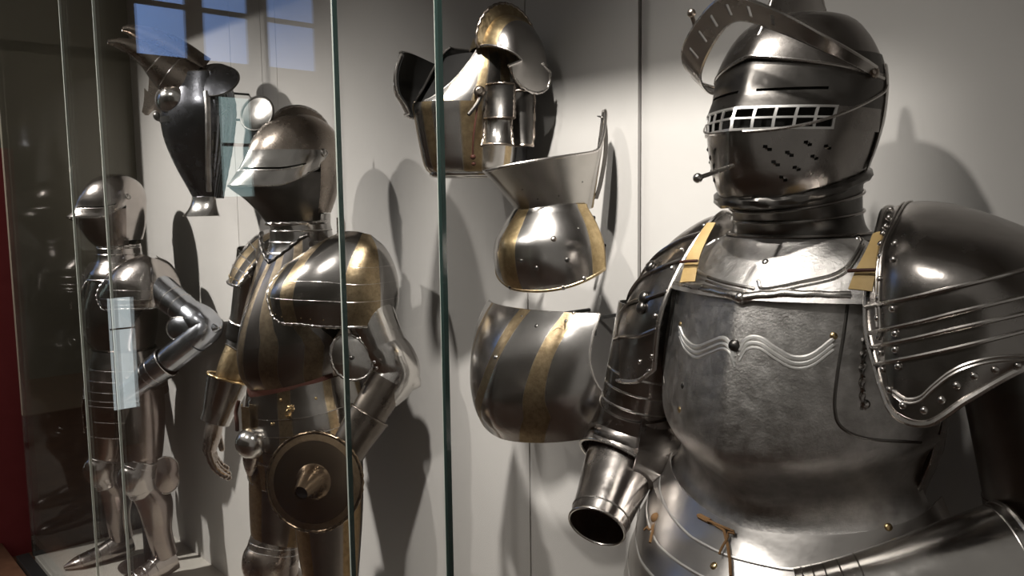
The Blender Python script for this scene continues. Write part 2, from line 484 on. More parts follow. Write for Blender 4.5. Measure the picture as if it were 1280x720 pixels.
# ---- helmet
HT = [(1.545, .086, .140, .074, 1.7, .42), (1.575, .093, .162, .074, 1.5, .40), (1.60, .099, .170, .076, 1.35, .38), (1.645, .107, .177, .080, 1.14, .36),
      (1.67, .110, .169, .082, 1.12, .36), (1.692, .112, .150, .083, 1.12, .38), (1.715, .112, .140, .083, 1.2, .40), (1.735, .109, .131, .082, 1.35, .43),
      (1.760, .099, .116, .074, 1.5, .46), (1.783, .083, .094, .062, 1.8, .5), (1.799, .063, .069, .047, 2, .5), (1.808, .036, .040, .027, 2, .5), (1.812, .001, .001, .001, 2, .5)]
def tilt(g):
    # the helmet's base climbs towards the nape
    for c in g:
        for p in c:
            q = max(0.0, min(1.0, (1.665 - p.z) / .10)); p.z += .048 * q * max(0.0, min(1.0, (p.y + .13) / .20))
    return g
def brow(g, ths):
    # the brow edge is peaked over the nose and falls away to the temples
    for th, c in zip(ths, g):
        a_ = min(1.0, abs(th) / (PI / 2))
        for p in c:
            w = max(0.0, min(1.0, (1.80 - p.z) / .067)); p.z += w * (.010 - .030 * a_)
    return g
ths = seq(-PI, PI, 97)[:-1]
sk = G()
zt = [1.733, 1.74, 1.748, 1.757, 1.766, 1.775, 1.783, 1.790, 1.796, 1.801, 1.805, 1.808, 1.810, 1.8115, 1.812]
sk.grid(brow(section_grid(HT, zt, ths, off=.004), ths), cu=True)
thb = seq(D(95), D(265), 48)
sk.grid(tilt(section_grid(HT, seq(1.562, 1.733, 14), thb, off=.003)))
helmet = sk.build('helmet', dk, suit, th=-.002)
# brow edge of the skull
G().tube([p[0] for p in brow(section_grid(HT, [1.733], seq(D(-92), D(92), 60), off=.005), seq(D(-92), D(92), 60))], .0026, 8).build('brow_rim', ed, helmet)
# comb
cp = cr([(0, -.118, 1.762), (0, -.104, 1.788), (0, -.070, 1.838), (0, -.02, 1.868), (0, .03, 1.860), (0, .062, 1.822), (0, .080, 1.770), (0, .086, 1.735)], 40)
cg = []
for p in cp:
    d = V((0, p.y + .01, p.z - 1.70)).normalized()
    cg.append([p - d * .06 + V((-.011, 0, 0)), p - d * .02 + V((-.005, 0, 0)), p + V((-.0022, 0, 0)), p + d * .002, p + V((.0022, 0, 0)), p - d * .02 + V((.005, 0, 0)), p - d * .06 + V((.011, 0, 0))])
comb = G().grid(cg).build('comb', dk, helmet)
G().tube(cp, .0032, 8, rope=.25).build('roped_edge', ed, helmet)
# upper visor with sight slot
zs = [1.690, 1.6945, 1.6985, 1.705, 1.712, 1.72, 1.730, 1.746]
thv = seq(D(-103), D(103), 70)
def vmask(i, j): return not (j == 1 and (18 < i < 51) and not 33 <= i <= 36)
vis = G().grid(section_grid(HT, zs, thv, off=.0005), mask=vmask).build('visor', bk, helmet, th=-.002)
# projecting lower edge of the sight
# grille: flat bars with true openings
tb = []
nb = 5
lo = D(58)
edge_w = D(1.3)
cells = []
t = -lo; step = 2 * lo / (2 * nb)
ths_g = []
for c in range(2 * nb):
    a0 = -lo + c * step
    ths_g += [a0, a0 + edge_w * 1.3] + seq(a0 + edge_w * 1.3, a0 + step, 6)[1:-1]
ths_g.append(lo); ths_g.append(lo + edge_w * 1.3)
zg = [1.6445, 1.6475, 1.651, 1.655, 1.6585, 1.661, 1.6645, 1.668, 1.6715, 1.6745]
def gmask(i, j):
    if i >= len(ths_g) - 2: return True
    return (i % 6 == 0) or j in (0, 4, 8)
G().grid(section_grid(HT, zg, ths_g, off=.0015), mask=gmask).build('grille', M['pale'], helmet, th=-.0022)
# plate between grille and sight
zz = [1.6735, 1.678, 1.682, 1.686, 1.6905]
G().grid(section_grid(HT, zz, seq(D(-103), D(103), 60), off=.001)).build('visor_bar', bk, helmet, th=-.002)
for sgn in (-1, 1):
    G().grid(section_grid(HT, seq(1.644, 1.675, 6), [sgn * q for q in seq(D(59), D(103), 18)], off=.0008)).build('visor_cheek', dk, helmet, th=-.002)
# visor's lower rim sweeping up to the pivot
for sgn in (-1, 1):
    pts = []
    for q in seq(0, 1, 30):
        z = 1.643 + .062 * q ** 2.2; th = D(8 + 90 * q)
        a, f, b, k, m_ = tab(HT, z); x, y = pt(th, a + .004, f + .004, b + .004, k, m_)
        pts.append(V((sgn * x, y, z)))
    G().tube(pts, .0022, 6).build('visor_rim', ed, helmet)
# bevor with breaths
tbv = seq(D(-116), D(116), 90)
zb = seq(1.548, 1.645, 26)
br = set()
for sgn in (1, -1):
    for (ii, jj) in ((8, 19), (13, 17), (17, 20), (10, 14), (15, 12), (19, 15), (22, 18), (12, 9)):
        for d in range(2): br.add((44 + sgn * (ii + d), jj - d))
bev = G().grid(tilt(section_grid(HT, zb, tbv, off=.0012)), mask=lambda i, j: (i, j) not in br).build('bevor', dk, helmet, th=-.002)
# rim at neck
base = tilt(section_grid(HT, [1.552], ths, off=.004))
ring = [p[0] for p in base]
G().tube(ring, .0075, 8, closed=True, rope=.08).build('neck_roll', bk, helmet)
# dark lining inside
G().grid(section_grid(HT, seq(1.60, 1.785, 12), seq(-PI, PI, 49)[:-1], off=-.014), cu=True, capa=True, capb=True).build('lining', M['dark_cloth'], helmet)
# pivots, peg, staple
for sgn in (-1, 1):
    rivet(helmet, (sgn * .1175, -.03, 1.718), (sgn, -.1, 0), M['brown'], .008, 'visor_pivot')
G().tube([(.03, .080, 1.725), (0.036, .102, 1.726)], .004, 8).ball((.038, .106, 1.727), .008).build('rear_stud', ed, helmet)
G().tube([(.01, -.185, 1.600), (.004, -.248, 1.585)], .0028, 8).ball((.003, -.252, 1.584), .0062).build('lifting_peg', ed, helmet)
# raised brow piece: a pierced band on the visor pivots, swung up in front of the forehead
bp = cr([(.1165, -.03, 1.720), (.116, -.075, 1.728), (.096, -.130, 1.748), (.052, -.163, 1.777), (.0, -.180, 1.797), (-.052, -.163, 1.775), (-.096, -.130, 1.742), (-.116, -.075, 1.722), (-.1165, -.03, 1.718)], 97)
bw = cr([(.005, 0, 0), (.006, 0, 0), (.009, 0, 0), (.014, 0, 0), (.017, 0, 0), (.018, 0, 0), (.018, 0, 0), (.012, 0, 0), (.006, 0, 0)], 97)
gr = []
for p, w in zip(bp, bw):
    out = V((p.x, p.y + .03, 0)).normalized()
    ax = (V((0, 0, .8)) + out * .75).normalized()
    gr.append([p + ax * (w.x * q) for q in seq(-1, 1, 9)])
def hmask(i, j): return not (2 <= j <= 5 and 36 <= i <= 84 and i % 6 == 0)
hoop = G().grid(gr, mask=hmask).build('brow_piece', dk, helmet, th=.0022)
G().tube([q[-1] for q in gr], .0024, 6).tube([q[0] for q in gr], .0024, 6).build('brow_piece_rim', ed, helmet)
G().tube([(-.062, -.168, 1.785), (-.064, -.174, 1.800)], .003, 8).ball((-.064, -.175, 1.803), .006).build('brow_piece_knob', M['brown'], helmet)

# ---- gorget and upper breast
CT = [(1.425, .205, .160, .13, 1.55, .5), (1.45, .19, .142, .12, 1.6, .5), (1.475, .165, .120, .11, 1.65, .5), (1.495, .122, .103, .10, 1.8, .5), (1.508, .092, .098, .09, 2, .5), (1.53, .084, .112, .086, 2, .5), (1.552, .086, .130, .088, 2, .5)]
tf = seq(-PI, PI, 97)[:-1]
def neck(g):
    for c in g:
        for p in c: p.z += .046 * max(0.0, (p.z - 1.50) / .05) * max(0.0, min(1.0, (p.y + .13) / .20))
    return g
gor = G().grid(neck(section_grid(CT, seq(1.500, 1.552, 10), tf)), cu=True).build('gorget', bk, suit, th=-.002)
for z, r in ((1.505, .0028), (1.522, .0022), (1.537, .0022)):
    G().tube([p[0] for p in neck(section_grid(CT, [z], tf, off=.002))], r, 6, closed=True).build('gorget_ridge', dk, gor)
UB = section_grid(CT, seq(1.425, 1.502, 16), seq(D(-75), D(75), 70), off=.001)
ub = G().grid(UB)
upper = ub.build('upper_breastplate', M['dark_etch'], suit, th=-.002)
sU = Surf(ub, DO)
# breastplate
BT = [(1.070, .236, .156, .165, 1.5, .5), (1.083, .220, .140, .15, 1.45, .5), (1.10, .202, .126, .138, 1.4, .5), (1.125, .187, .120, .13, 1.4, .5), (1.150, .182, .130, .13, 1.35, .5),
      (1.175, .188, .155, .135, 1.3, .5), (1.197, .196, .181, .14, 1.25, .5), (1.218, .203, .193, .145, 1.22, .5), (1.25, .208, .191, .147, 1.24, .5), (1.29, .210, .185, .148, 1.26, .5), (1.36, .206, .170, .145, 1.28, .5), (1.43, .200, .152, .14, 1.3, .5)]
bpz = [1.070, 1.076, 1.083, 1.091, 1.10, 1.112, 1.125, 1.137, 1.150, 1.162, 1.175, 1.186, 1.197, 1.207, 1.218, 1.23, 1.25, 1.27, 1.29, 1.31, 1.33, 1.35, 1.37, 1.39, 1.41, 1.42, 1.432]
def lift(p, f):
    q = max(0.0, min(1.0, (1.27 - p.z) / .10)); q = q * q * (3 - 2 * q)
    t_ = 1 - max(0.0, min(1.0, -p.y / f))
    p.z += .045 * q * t_
    return p
def thmax(z):
    if z < 1.24: return D(88)
    return D(tab([(1.24, 88.0), (1.29, 68.0), (1.36, 56.0), (1.432, 50.0)], z)[0])
BG = []
for i in range(73):
    u = -1 + 2 * i / 72
    col = []
    for z in bpz:
        a, f, b, k, m_ = tab(BT, z); x, y = pt(u * thmax(z), a, f, b, k, m_)
        col.append(lift(V((x, y, z)), f))
    BG.append(col)
bgm = G().grid(BG)
breast = bgm.build('breastplate', de, suit, th=-.0025)
sB = Surf(bgm, DO)
# gusset plates beside the arms: slightly larger surface under the pauldron
GT = [(r[0], r[1] - .001, r[2] - .006, r[3], r[4], r[5]) for r in BT]
for sgn in (-1, 1):
    gg = []
    for i in range(16):
        col = []
        for z in seq(1.255, 1.44, 24):
            lo_ = thmax(z) - D(8); hi = thmax(z) + D(tab([(1.255, 2.0), (1.30, 22.0), (1.40, 14.0), (1.44, 10.0)], z)[0])
            a, f, b, k, m_ = tab(GT, z); x, y = pt(lo_ + (hi - lo_) * i / 15, a, f, b, k, m_)
            col.append(V((sgn * x, y, z)))
        gg.append(col)
    gs = G().grid(gg).build('gusset', de, suit, th=-.002)
    G().tube(gg[-1], .004, 8, rope=.25).build('roped_edge', dk, gs)
# back plate
bk_ths = seq(D(84), D(276), 60)
BK = []
for th in bk_ths:
    col = []
    for z in seq(1.06, 1.49, 30):
        a, f, b, k, m_ = tab(BT, min(z, 1.43))
        if z > 1.43: q = (z - 1.43) / .06; a = a - .06 * q * q; b = b - .03 * q * q
        if z > 1.29:
            c = tab([(1.29, 0.0), (1.36, 26.0), (1.49, 34.0)], z)[0]
            tt = D(84 + c) + (th - D(84)) / D(192) * D(192 - 2 * c)
        else: tt = th
        x, y = pt(tt, a, f, b, k, m_); col.append(V((x, y, z)))
    BK.append(col)
G().grid(BK).build('backplate', dk, suit, th=.0025)
# stop rib
rib = sB.line([(838, 355), (880, 362), (931, 374), (1000, 368), (1061, 362)], 50, .002, False)
rib2 = [p + V((0, -.003, .002)) for p in rib]
G().tube(rib2, .0072, 12, rope=.07).build('stop_rib', ed, breast)
G().ball(sB.cast(928, 373, .006)[0], .0085).build('rib_knot', ed, breast)
# edge of the reinforcing plate and roped border of the arm gusset
for pix in ([(1061, 366), (1054, 420), (1046, 470), (1043, 510), (1052, 534), (1085, 548), (1150, 552)], [(837, 362), (832, 400), (829, 440), (832, 480)]):
    G().tube(sB.line(pix, 60, .0006), .0030, 8).build('plate_edge', bk, breast)
G().tube(sB.line([(1084, 400), (1080, 430), (1077, 470), (1078, 512)], 70, .002), .0036, 8, rope=.3).build('roped_edge', dk, breast)
# embossed wave on the breast
for dz_, r in ((0, .0036), (7, .0030), (13, .0024)):
    for seg in ([(851, 408), (858, 424), (872, 434), (890, 428), (905, 423), (914, 430), (919, 446)],
                [(925, 438), (934, 424), (950, 423), (970, 436), (992, 447), (1015, 444), (1042, 424)]):
        G().tube(sB.line([(a, b + dz_) for a, b in seg], 40, .0012), r, 8).build('embossed_wave', M['pale'], breast)
ridge = [BG[36][j] + V((0, -.001, 0)) for j in range(9, len(bpz))]
p, n = sB.cast(919, 432, .003); rivet(breast, p, n, bk, .0085, 'bolt')
for px, py, mt in ((852, 406, M['brass']), (1042, 420, M['brass']), (855, 482, bk), (851, 512, M['brass'])):
    p, n = sB.cast(px, py, .001); rivet(breast, p, n, mt, .0055)
p, n = sB.cast(1081, 505, .001); rivet(breast, p, n, ed, .007)
# panel outlines on the upper breast
for seg in ([(884, 276), (874, 315), (872, 338), (900, 352), (944, 362)], [(948, 352), (956, 362), (1000, 354), (1045, 343), (1068, 322), (1088, 280)]):
    for dd, r in ((0, .0030), (5, .0022)):
        G().tube(sU.line([(a + (dd if a > 946 else -dd) * .3, b + dd) for a, b in seg], 40, .0012), r, 8).build('embossed_line', ed, upper)
for px, py in ((888, 283), (1060, 278), (957, 328)):
    p, n = sU.cast(px, py, .001); rivet(upper, p, n, ed, .005)
# leather straps over the shoulders
def strap(name, pix, wpx, srf, parent, mat, lift=.006, th=.003):
    pts = srf.line(pix, 24, lift); nrm = [srf.near(p)[1] for p in pts]
    if isinstance(wpx, (int, float)): wpx = (wpx, wpx)
    gr = []
    for i, p in enumerate(pts):
        d = (pts[min(i + 1, 23)] - pts[max(i - 1, 0)]).normalized(); s_ = d.cross(nrm[i]).normalized()
        w = wpx[0] + (wpx[1] - wpx[0]) * i / 23
        gr.append([p + s_ * w * q + nrm[i] * (-.0015 * q * q) for q in (-1, -.5, 0, .5, 1)])
    return G().grid(gr).build(name, mat, parent, th=th)
def up_(px, py, y):
    d = ray(px, py); t = (DO.y + y - CAM.y) / d.y
    return CAM + d * t - DO
def strap3(name, pix, wd_, parent, mat, nrm=V((0, -1, .35)), th=.003, n=20):
    pts = cr([up_(*p) for p in pix], n); ws = cr([V((w, 0, 0)) for w in wd_], n); gr = []
    nrm = nrm.normalized()
    for i, p in enumerate(pts):
        d = (pts[min(i + 1, n - 1)] - pts[max(i - 1, 0)]).normalized(); s_ = d.cross(nrm).normalized(); w = ws[i].x
        gr.append([p + s_ * w * q - nrm * (.002 * q * q) for q in (-1, -.5, 0, .5, 1)])
    return G().grid(gr).build(name, mat, parent, th=th), pts
sl, p1 = strap3('shoulder_strap', [(888, 278, -.082), (876, 298, -.108), (865, 322, -.135), (858, 352, -.155)], (.0075, .0095, .011, .0125), suit, M['leather'])
sr, p2 = strap3('shoulder_strap', [(1096, 290, -.085), (1090, 312, -.115), (1081, 338, -.140), (1074, 362, -.152)], (.006, .009, .0125, .0145), suit, M['leather'])
for s_, c, w in ((sl, p1[14], .0145), (sr, p2[13], .018)):
    G().tube([c + V((-w, -.004, 0)), c + V((0, -.0065, .002)), c + V((w, -.004, .003))], .0022, 8).build('strap_keeper', M['red_leather'], s_)

# ---- fauld lames
FT = [(.88, .275, .245, .20, 1.6, .5), (.95, .262, .230, .19, 1.6, .5), (1.0, .247, .212, .18, 1.6, .5), (1.04, .228, .186, .17, 1.6, .5), (1.07, .209, .160, .155, 1.5, .5), (1.11, .190, .130, .135, 1.5, .5)]
tops = [1.105, 1.083, 1.052, 1.018, .98, .94]
for k, zt_ in enumerate(tops):
    zl = (tops[k + 1] if k + 1 < len(tops) else .90) - .010
    fg = section_grid(FT, seq(zl, zt_, 9), seq(D(-100), D(100), 80), off=.0016 * (len(tops) - k))
    for col in fg:
        for p in col: p.z += .055 * max(0, 1 - max(0, -p.y) / .15)
    lm = G().grid(fg).build('fauld_lame', M['fauld'], suit, th=-.002)
    G().tube([c[0] for c in fg], .0030, 8).build('lame_edge', M['pale'], lm)
    sF = Surf(G().grid(fg), DO)
    if k == 0:
        for px, py in ((1107, 652),):
            p, n = sF.cast(px, py, .001); rivet(lm, p, n, M['brass'], .0055)
    if k == 1:
        for px, py in ((1121, 672), (893, 708)):
            p, n = sF.cast(px, py, .001); rivet(lm, p, n, M['brass'], .006)
bkf = section_grid(FT, seq(.90, 1.085, 10), seq(D(98), D(262), 50), off=.001)
G().grid(bkf).build('culet', dk, suit, th=-.002)
# laces at the waist
sW = Surf(G().grid(section_grid(FT, seq(.93, 1.10, 20), seq(D(-100), D(100), 60), off=.012)), DO)
lg = G()
lg.tube(sW.line([(884, 618), (898, 640), (907, 662), (913, 690), (915, 722)], 20, .006), .0024, 6)
lg.tube(sW.line([(905, 645), (914, 668), (905, 690), (903, 696)], 16, .008), .0018, 6)
lg.tube(sW.line([(886, 622), (891, 640), (904, 652)], 12, .005), .0042, 6)
lg.build('waist_lace', M['cord'], suit)
lg = G()
for pix in ([(826, 638), (820, 652), (817, 664), (812, 662)], [(827, 640), (818, 646), (812, 656)], [(828, 645), (820, 660), (815, 680)], [(824, 650), (808, 664)]):
    lg.tube(sW.line(pix, 10, .004), .0022, 6)
lg.ball(sW.cast(823, 650, .004)[0], .009)
lg.build('side_lace', M['cord'], suit)

# ---- shoulders (pauldrons)
def pauldron(cols, nu, nv, lines, step, mat, parent, name='pauldron'):
    gg = tensor(cols, nu, nv)
    # overlapping lames: each step stands a little proud of the plate above
    out = []
    for i in range(nu):
        u = i / (nu - 1); col = []
        for j in range(nv):
            v = j / (nv - 1)
            a = gg[min(i + 1, nu - 1)][j] - gg[max(i - 1, 0)][j]; b = gg[i][min(j + 1, nv - 1)] - gg[i][max(j - 1, 0)]
            n = a.cross(b)
            n = n.normalized() if n.length > 1e-9 else V((0, -1, 0))
            if n.y > 0 and v > .4: n = -n
            h = 0
            for k, (v0, v1) in enumerate(lines):
                d = v - (v0 + (v1 - v0) * u)
                if 0 <= d < .07: h += step * (1 - d / .07)
            col.append(gg[i][j] + n * h)
        out.append(col)
    s = G().grid(out)
    return s.build(name, mat, parent, th=.0025), s, out
Lc = [
 [(.150, .10, 1.475), (.138, .06, 1.522), (.131, -.01, 1.543), (.143, -.064, 1.514), (.157, -.114, 1.474), (.170, -.145, 1.405), (.200, -.172, 1.345)],
 [(.175, .13, 1.45), (.172, .075, 1.52), (.172, -.005, 1.552), (.186, -.090, 1.530), (.197, -.155, 1.486), (.210, -.178, 1.405), (.228, -.196, 1.318)],
 [(.24, .15, 1.42), (.225, .09, 1.512), (.222, .0, 1.545), (.236, -.098, 1.526), (.247, -.166, 1.484), (.258, -.183, 1.41), (.263, -.196, 1.314)],
 [(.31, .15, 1.39), (.295, .09, 1.488), (.29, .0, 1.520), (.303, -.094, 1.505), (.311, -.150, 1.470), (.318, -.168, 1.41), (.298, -.182, 1.345)],
 [(.37, .13, 1.37), (.352, .08, 1.45), (.35, .01, 1.482), (.362, -.05, 1.464), (.372, -.085, 1.44), (.372, -.12, 1.41), (.338, -.150, 1.378)],
 [(.405, .11, 1.36), (.40, .07, 1.415), (.402, .02, 1.435), (.408, -.01, 1.428), (.412, -.035, 1.415), (.410, -.065, 1.40), (.372, -.105, 1.392)]]
pl, sg, PLG = pauldron(Lc, 70, 110, [], .004, dk, suit)
sP = Surf(sg, DO)
nu, nv = 70, 110
G().tube(PLG[0][25:] + [PLG[i][-1] for i in range(1, nu)], .0042, 8).build('turned_edge', ed, pl)
jl = lambda q: int(q * (nv - 1))
band = PLG[9][jl(.33):jl(.90)]
for o_ in (0, 2):
    G().tube([p + V((0, -.0015, .0008)) for p in PLG[8 + o_][jl(.33):jl(.84)]], .0016, 6).build('band_line', ed, pl)
low = [(1117, 488), (1132, 498), (1150, 496), (1166, 482), (1186, 466), (1208, 455), (1240, 447), (1279, 444)]
for o_ in (0, 5):
    G().tube(sP.line([(a, b + o_) for a, b in low], 50, .0012), .0017, 6).build('band_line', ed, pl)
for px, py in ((1113, 262), (1111, 272), (1107, 283), (1104, 292), (1101, 305), (1101, 320), (1100, 349), (1098, 373), (1097, 398), (1098, 421), (1101, 441), (1104, 462), (1112, 487), (1129, 507), (1155, 513),
               (1119, 304), (1117, 324), (1116, 386), (1119, 417), (1119, 437), (1123, 458), (1177, 500), (1196, 482), (1218, 470), (1244, 462), (1272, 457)):
    p, n = sP.cast(px, py, .0012); rivet(pl, p, n, ed, .0042)
for seg in ([(1084, 384), (1140, 372), (1200, 358), (1279, 338)], [(1084, 417), (1140, 405), (1200, 390), (1279, 371)], [(1086, 435), (1140, 424), (1200, 410), (1279, 392)], [(1092, 456), (1140, 447), (1200, 434), (1279, 414)]):
    G().tube(sP.line(seg, 40, .0016), .0026, 8).build('lame_edge', ed, pl)

Rc = [
 [(-.15, .09, 1.46), (-.135, .05, 1.515), (-.126, .0, 1.537), (-.132, -.05, 1.505), (-.142, -.09, 1.455), (-.156, -.118, 1.385), (-.170, -.115, 1.300)],
 [(-.19, .11, 1.43), (-.172, .06, 1.502), (-.165, .0, 1.524), (-.172, -.05, 1.492), (-.183, -.092, 1.44), (-.200, -.112, 1.37), (-.208, -.108, 1.275)],
 [(-.25, .12, 1.38), (-.222, .06, 1.46), (-.212, .0, 1.492), (-.222, -.045, 1.465), (-.235, -.075, 1.42), (-.25, -.09, 1.36), (-.257, -.092, 1.265)],
 [(-.30, .10, 1.34), (-.27, .06, 1.42), (-.258, .01, 1.438), (-.268, -.03, 1.42), (-.278, -.05, 1.385), (-.292, -.06, 1.34), (-.298, -.062, 1.262)],
 [(-.325, .07, 1.32), (-.30, .04, 1.38), (-.288, .01, 1.395), (-.29, -.005, 1.38), (-.296, -.012, 1.36), (-.308, -.018, 1.32), (-.318, -.022, 1.262)]]
pr, sg2, PRG = pauldron(Rc, 50, 90, [], .006, dk, suit)
sR = Surf(sg2, DO)
G().tube(PRG[0][20:] + [PRG[i][-1] for i in range(1, 50)], .0038, 8).build('turned_edge', ed, pr)
for k in (44, 56, 67, 78):
    G().tube([PRG[i][k] + V((-.001, -.002, 0)) for i in range(50)], .0032, 8).build('lame_edge', dk, pr)
for px, py in ((880, 282), (852, 312), (840, 335), (836, 362), (830, 392), (819, 395), (826, 420), (815, 445), (800, 452), (812, 464)):
    p, n = sR.cast(px, py, .0012); rivet(pr, p, n, ed, .0036)
for px, py in ((814, 334), (806, 372), (803, 385)):
    p, n = sR.cast(px, py, .003); rivet(pr, p, n, bk, .010, 'lame_knuckle')

# ---- its right arm, cut off at an open cuff
ra = suit
g = G().limb([(-.245, -.01, 1.38), (-.255, -.02, 1.29), (-.275, -.03, 1.19)], [(.062, .066), (.064, .066), (.060, .062)], 36, 24)
ub_ = g.build('upper_arm_plate', dk, ra, th=-.002)
for k in (14, 17, 20): G().tube([c[k] for c in g.last], .0030, 8, closed=True).build('lame_edge', ed, ub_)
cou = G().limb([(-.268, -.03, 1.215), (-.278, -.025, 1.175), (-.285, -.03, 1.14), (-.285, -.055, 1.112)], [(.066, .068), (.073, .075), (.080, .080), (.079, .076)], 40, 24, up=V((0, -1, .2)))
elb = cou.build('elbow_cop', dk, ra, th=.0025)
G().tube([c[-1] for c in cou.last], .003, 8, closed=True).build('turned_edge', ed, elb)
# wing of the elbow cop on the inner side
wing = [[(-.225, -.075, 1.205), (-.215, -.03, 1.20), (-.215, .03, 1.18)], [(-.215, -.095, 1.165), (-.198, -.035, 1.165), (-.20, .035, 1.15)],
        [(-.222, -.10, 1.125), (-.196, -.045, 1.125), (-.20, .03, 1.115)], [(-.235, -.085, 1.085), (-.212, -.045, 1.085), (-.212, .02, 1.085)]]
wg = G().grid(tensor(wing, 24, 16)); wg.build('elbow_wing', dk, elb, th=.0025)
va = G().limb([(-.292, -.03, 1.130), (-.276, -.075, 1.105), (-.256, -.125, 1.074), (-.240, -.168, 1.046)], [(.064, .062), (.060, .058), (.051, .050), (.046, .045)], 40, 24, up=V((0, 0, 1)))
vam = va.build('forearm_cannon', dk, ra, th=.002)
G().tube([c[-1] for c in va.last], .0022, 8, closed=True).tube([c[-4] for c in va.last], .0014, 6, closed=True).build('turned_edge', ed, vam)
G().limb([(-.290, -.03, 1.128), (-.266, -.100, 1.089), (-.256, -.125, 1.074)], [(.058, .056), (.048, .046), (.046, .044)], 30, 12, up=V((0, 0, 1))).build('sleeve_lining', M['dark_cloth'], vam)

# ---- its left arm, bent across the front
g = G().limb([(.275, 0, 1.41), (.30, 0, 1.30), (.325, 0, 1.18)], [(.062, .066), (.060, .064), (.058, .062)], 36, 24)
ul = g.build('upper_arm_plate', bk, suit, th=-.002)
g = G().limb([(.318, 0, 1.215), (.335, .005, 1.17), (.345, -.01, 1.13), (.33, -.045, 1.105)], [(.064, .068), (.072, .076), (.074, .078), (.066, .07)], 36, 20, up=V((0, -1, .2)))
g.build('elbow_cop', bk, suit, th=.0025)
cu = G().limb([(.318, -.066, 1.137), (.275, -.108, 1.122), (.225, -.155, 1.104), (.172, -.197, 1.086), (.138, -.222, 1.075)], [(.070, .066), (.062, .058), (.052, .048), (.044, .040), (.043, .038)], 44, 40, up=V((0, 0, 1)))
gl_ = cu.build('gauntlet', M['bright'], suit, th=-.002)
G().tube([c[0] for c in cu.last], .004, 8, closed=True).tube([c[2] for c in cu.last], .0025, 8, closed=True).build('turned_edge', ed, gl_)
for k in (25, 28, 31, 34, 37):
    G().tube([c[k] for c in cu.last], .0026, 6, closed=True).build('gauntlet_lame', dk, gl_)
def gaunt_hand(parent, P, d, up, L, mat, curl=.5, name='gauntlet_hand', th_side=1):
    """metal hand: back plate and five separate lamed fingers, from wrist P along d; up = back of the hand"""
    d = V(d).normalized(); up = (V(up) - d * V(up).dot(d)).normalized(); sd = d.cross(up)
    P = V(P)
    hb = G().limb([P - d * L * .05, P + d * L * .2, P + d * L * .45], [(L * .19, L * .12), (L * .24, L * .13), (L * .23, L * .10)], 20, 12, up=up)
    hb.f  # palm block closed by caps
    hb.grid([[c[0], c[0] * .5 + P * .5, P - d * L * .05] for c in hb.last], cu=True)
    hb.grid([[c[-1], P + d * L * .45] for c in hb.last], cu=True, flip=True)
    ob = hb.build(name, mat, parent)
    for k, (o, ln) in enumerate(((-.17, .48), (-.06, .54), (.06, .50), (.17, .42))):
        a = P + d * L * .43 + sd * L * o
        pts = [a]; ang = 0.15
        dirs = d.copy()
        for s_ in range(3):
            ang += curl * .75
            dd = d * math.cos(ang) - up * math.sin(ang)
            pts.append(pts[-1] + dd * L * ln * (.42, .33, .25)[s_])
        fg_ = G(); sm = cr(pts, 16)
        fg_.tube(sm, [L * .056 * (1 - .25 * i / 15) * (1 + .10 * math.sin(i * 2.2)) for i in range(16)], 10)
        fg_.ball(sm[-1], L * .042, 10, 6)
        fg_.build('finger', mat, ob)
    a = P + d * L * .12 + sd * L * .2 * th_side
    sm = cr([a, a + d * L * .18 + sd * L * .12 * th_side - up * L * .06, a + d * L * .36 + sd * L * .13 * th_side - up * L * .14], 10)
    G().tube(sm, [L * .062 * (1 - .03 * i) for i in range(10)], 10).ball(sm[-1], L * .045, 10, 6).build('thumb', mat, ob)
    return ob
gaunt_hand(gl_, (.140, -.22, 1.076), (-.75, -.35, -.5), (-.3, -.3, .9), .19, dk, .6, th_side=-1)
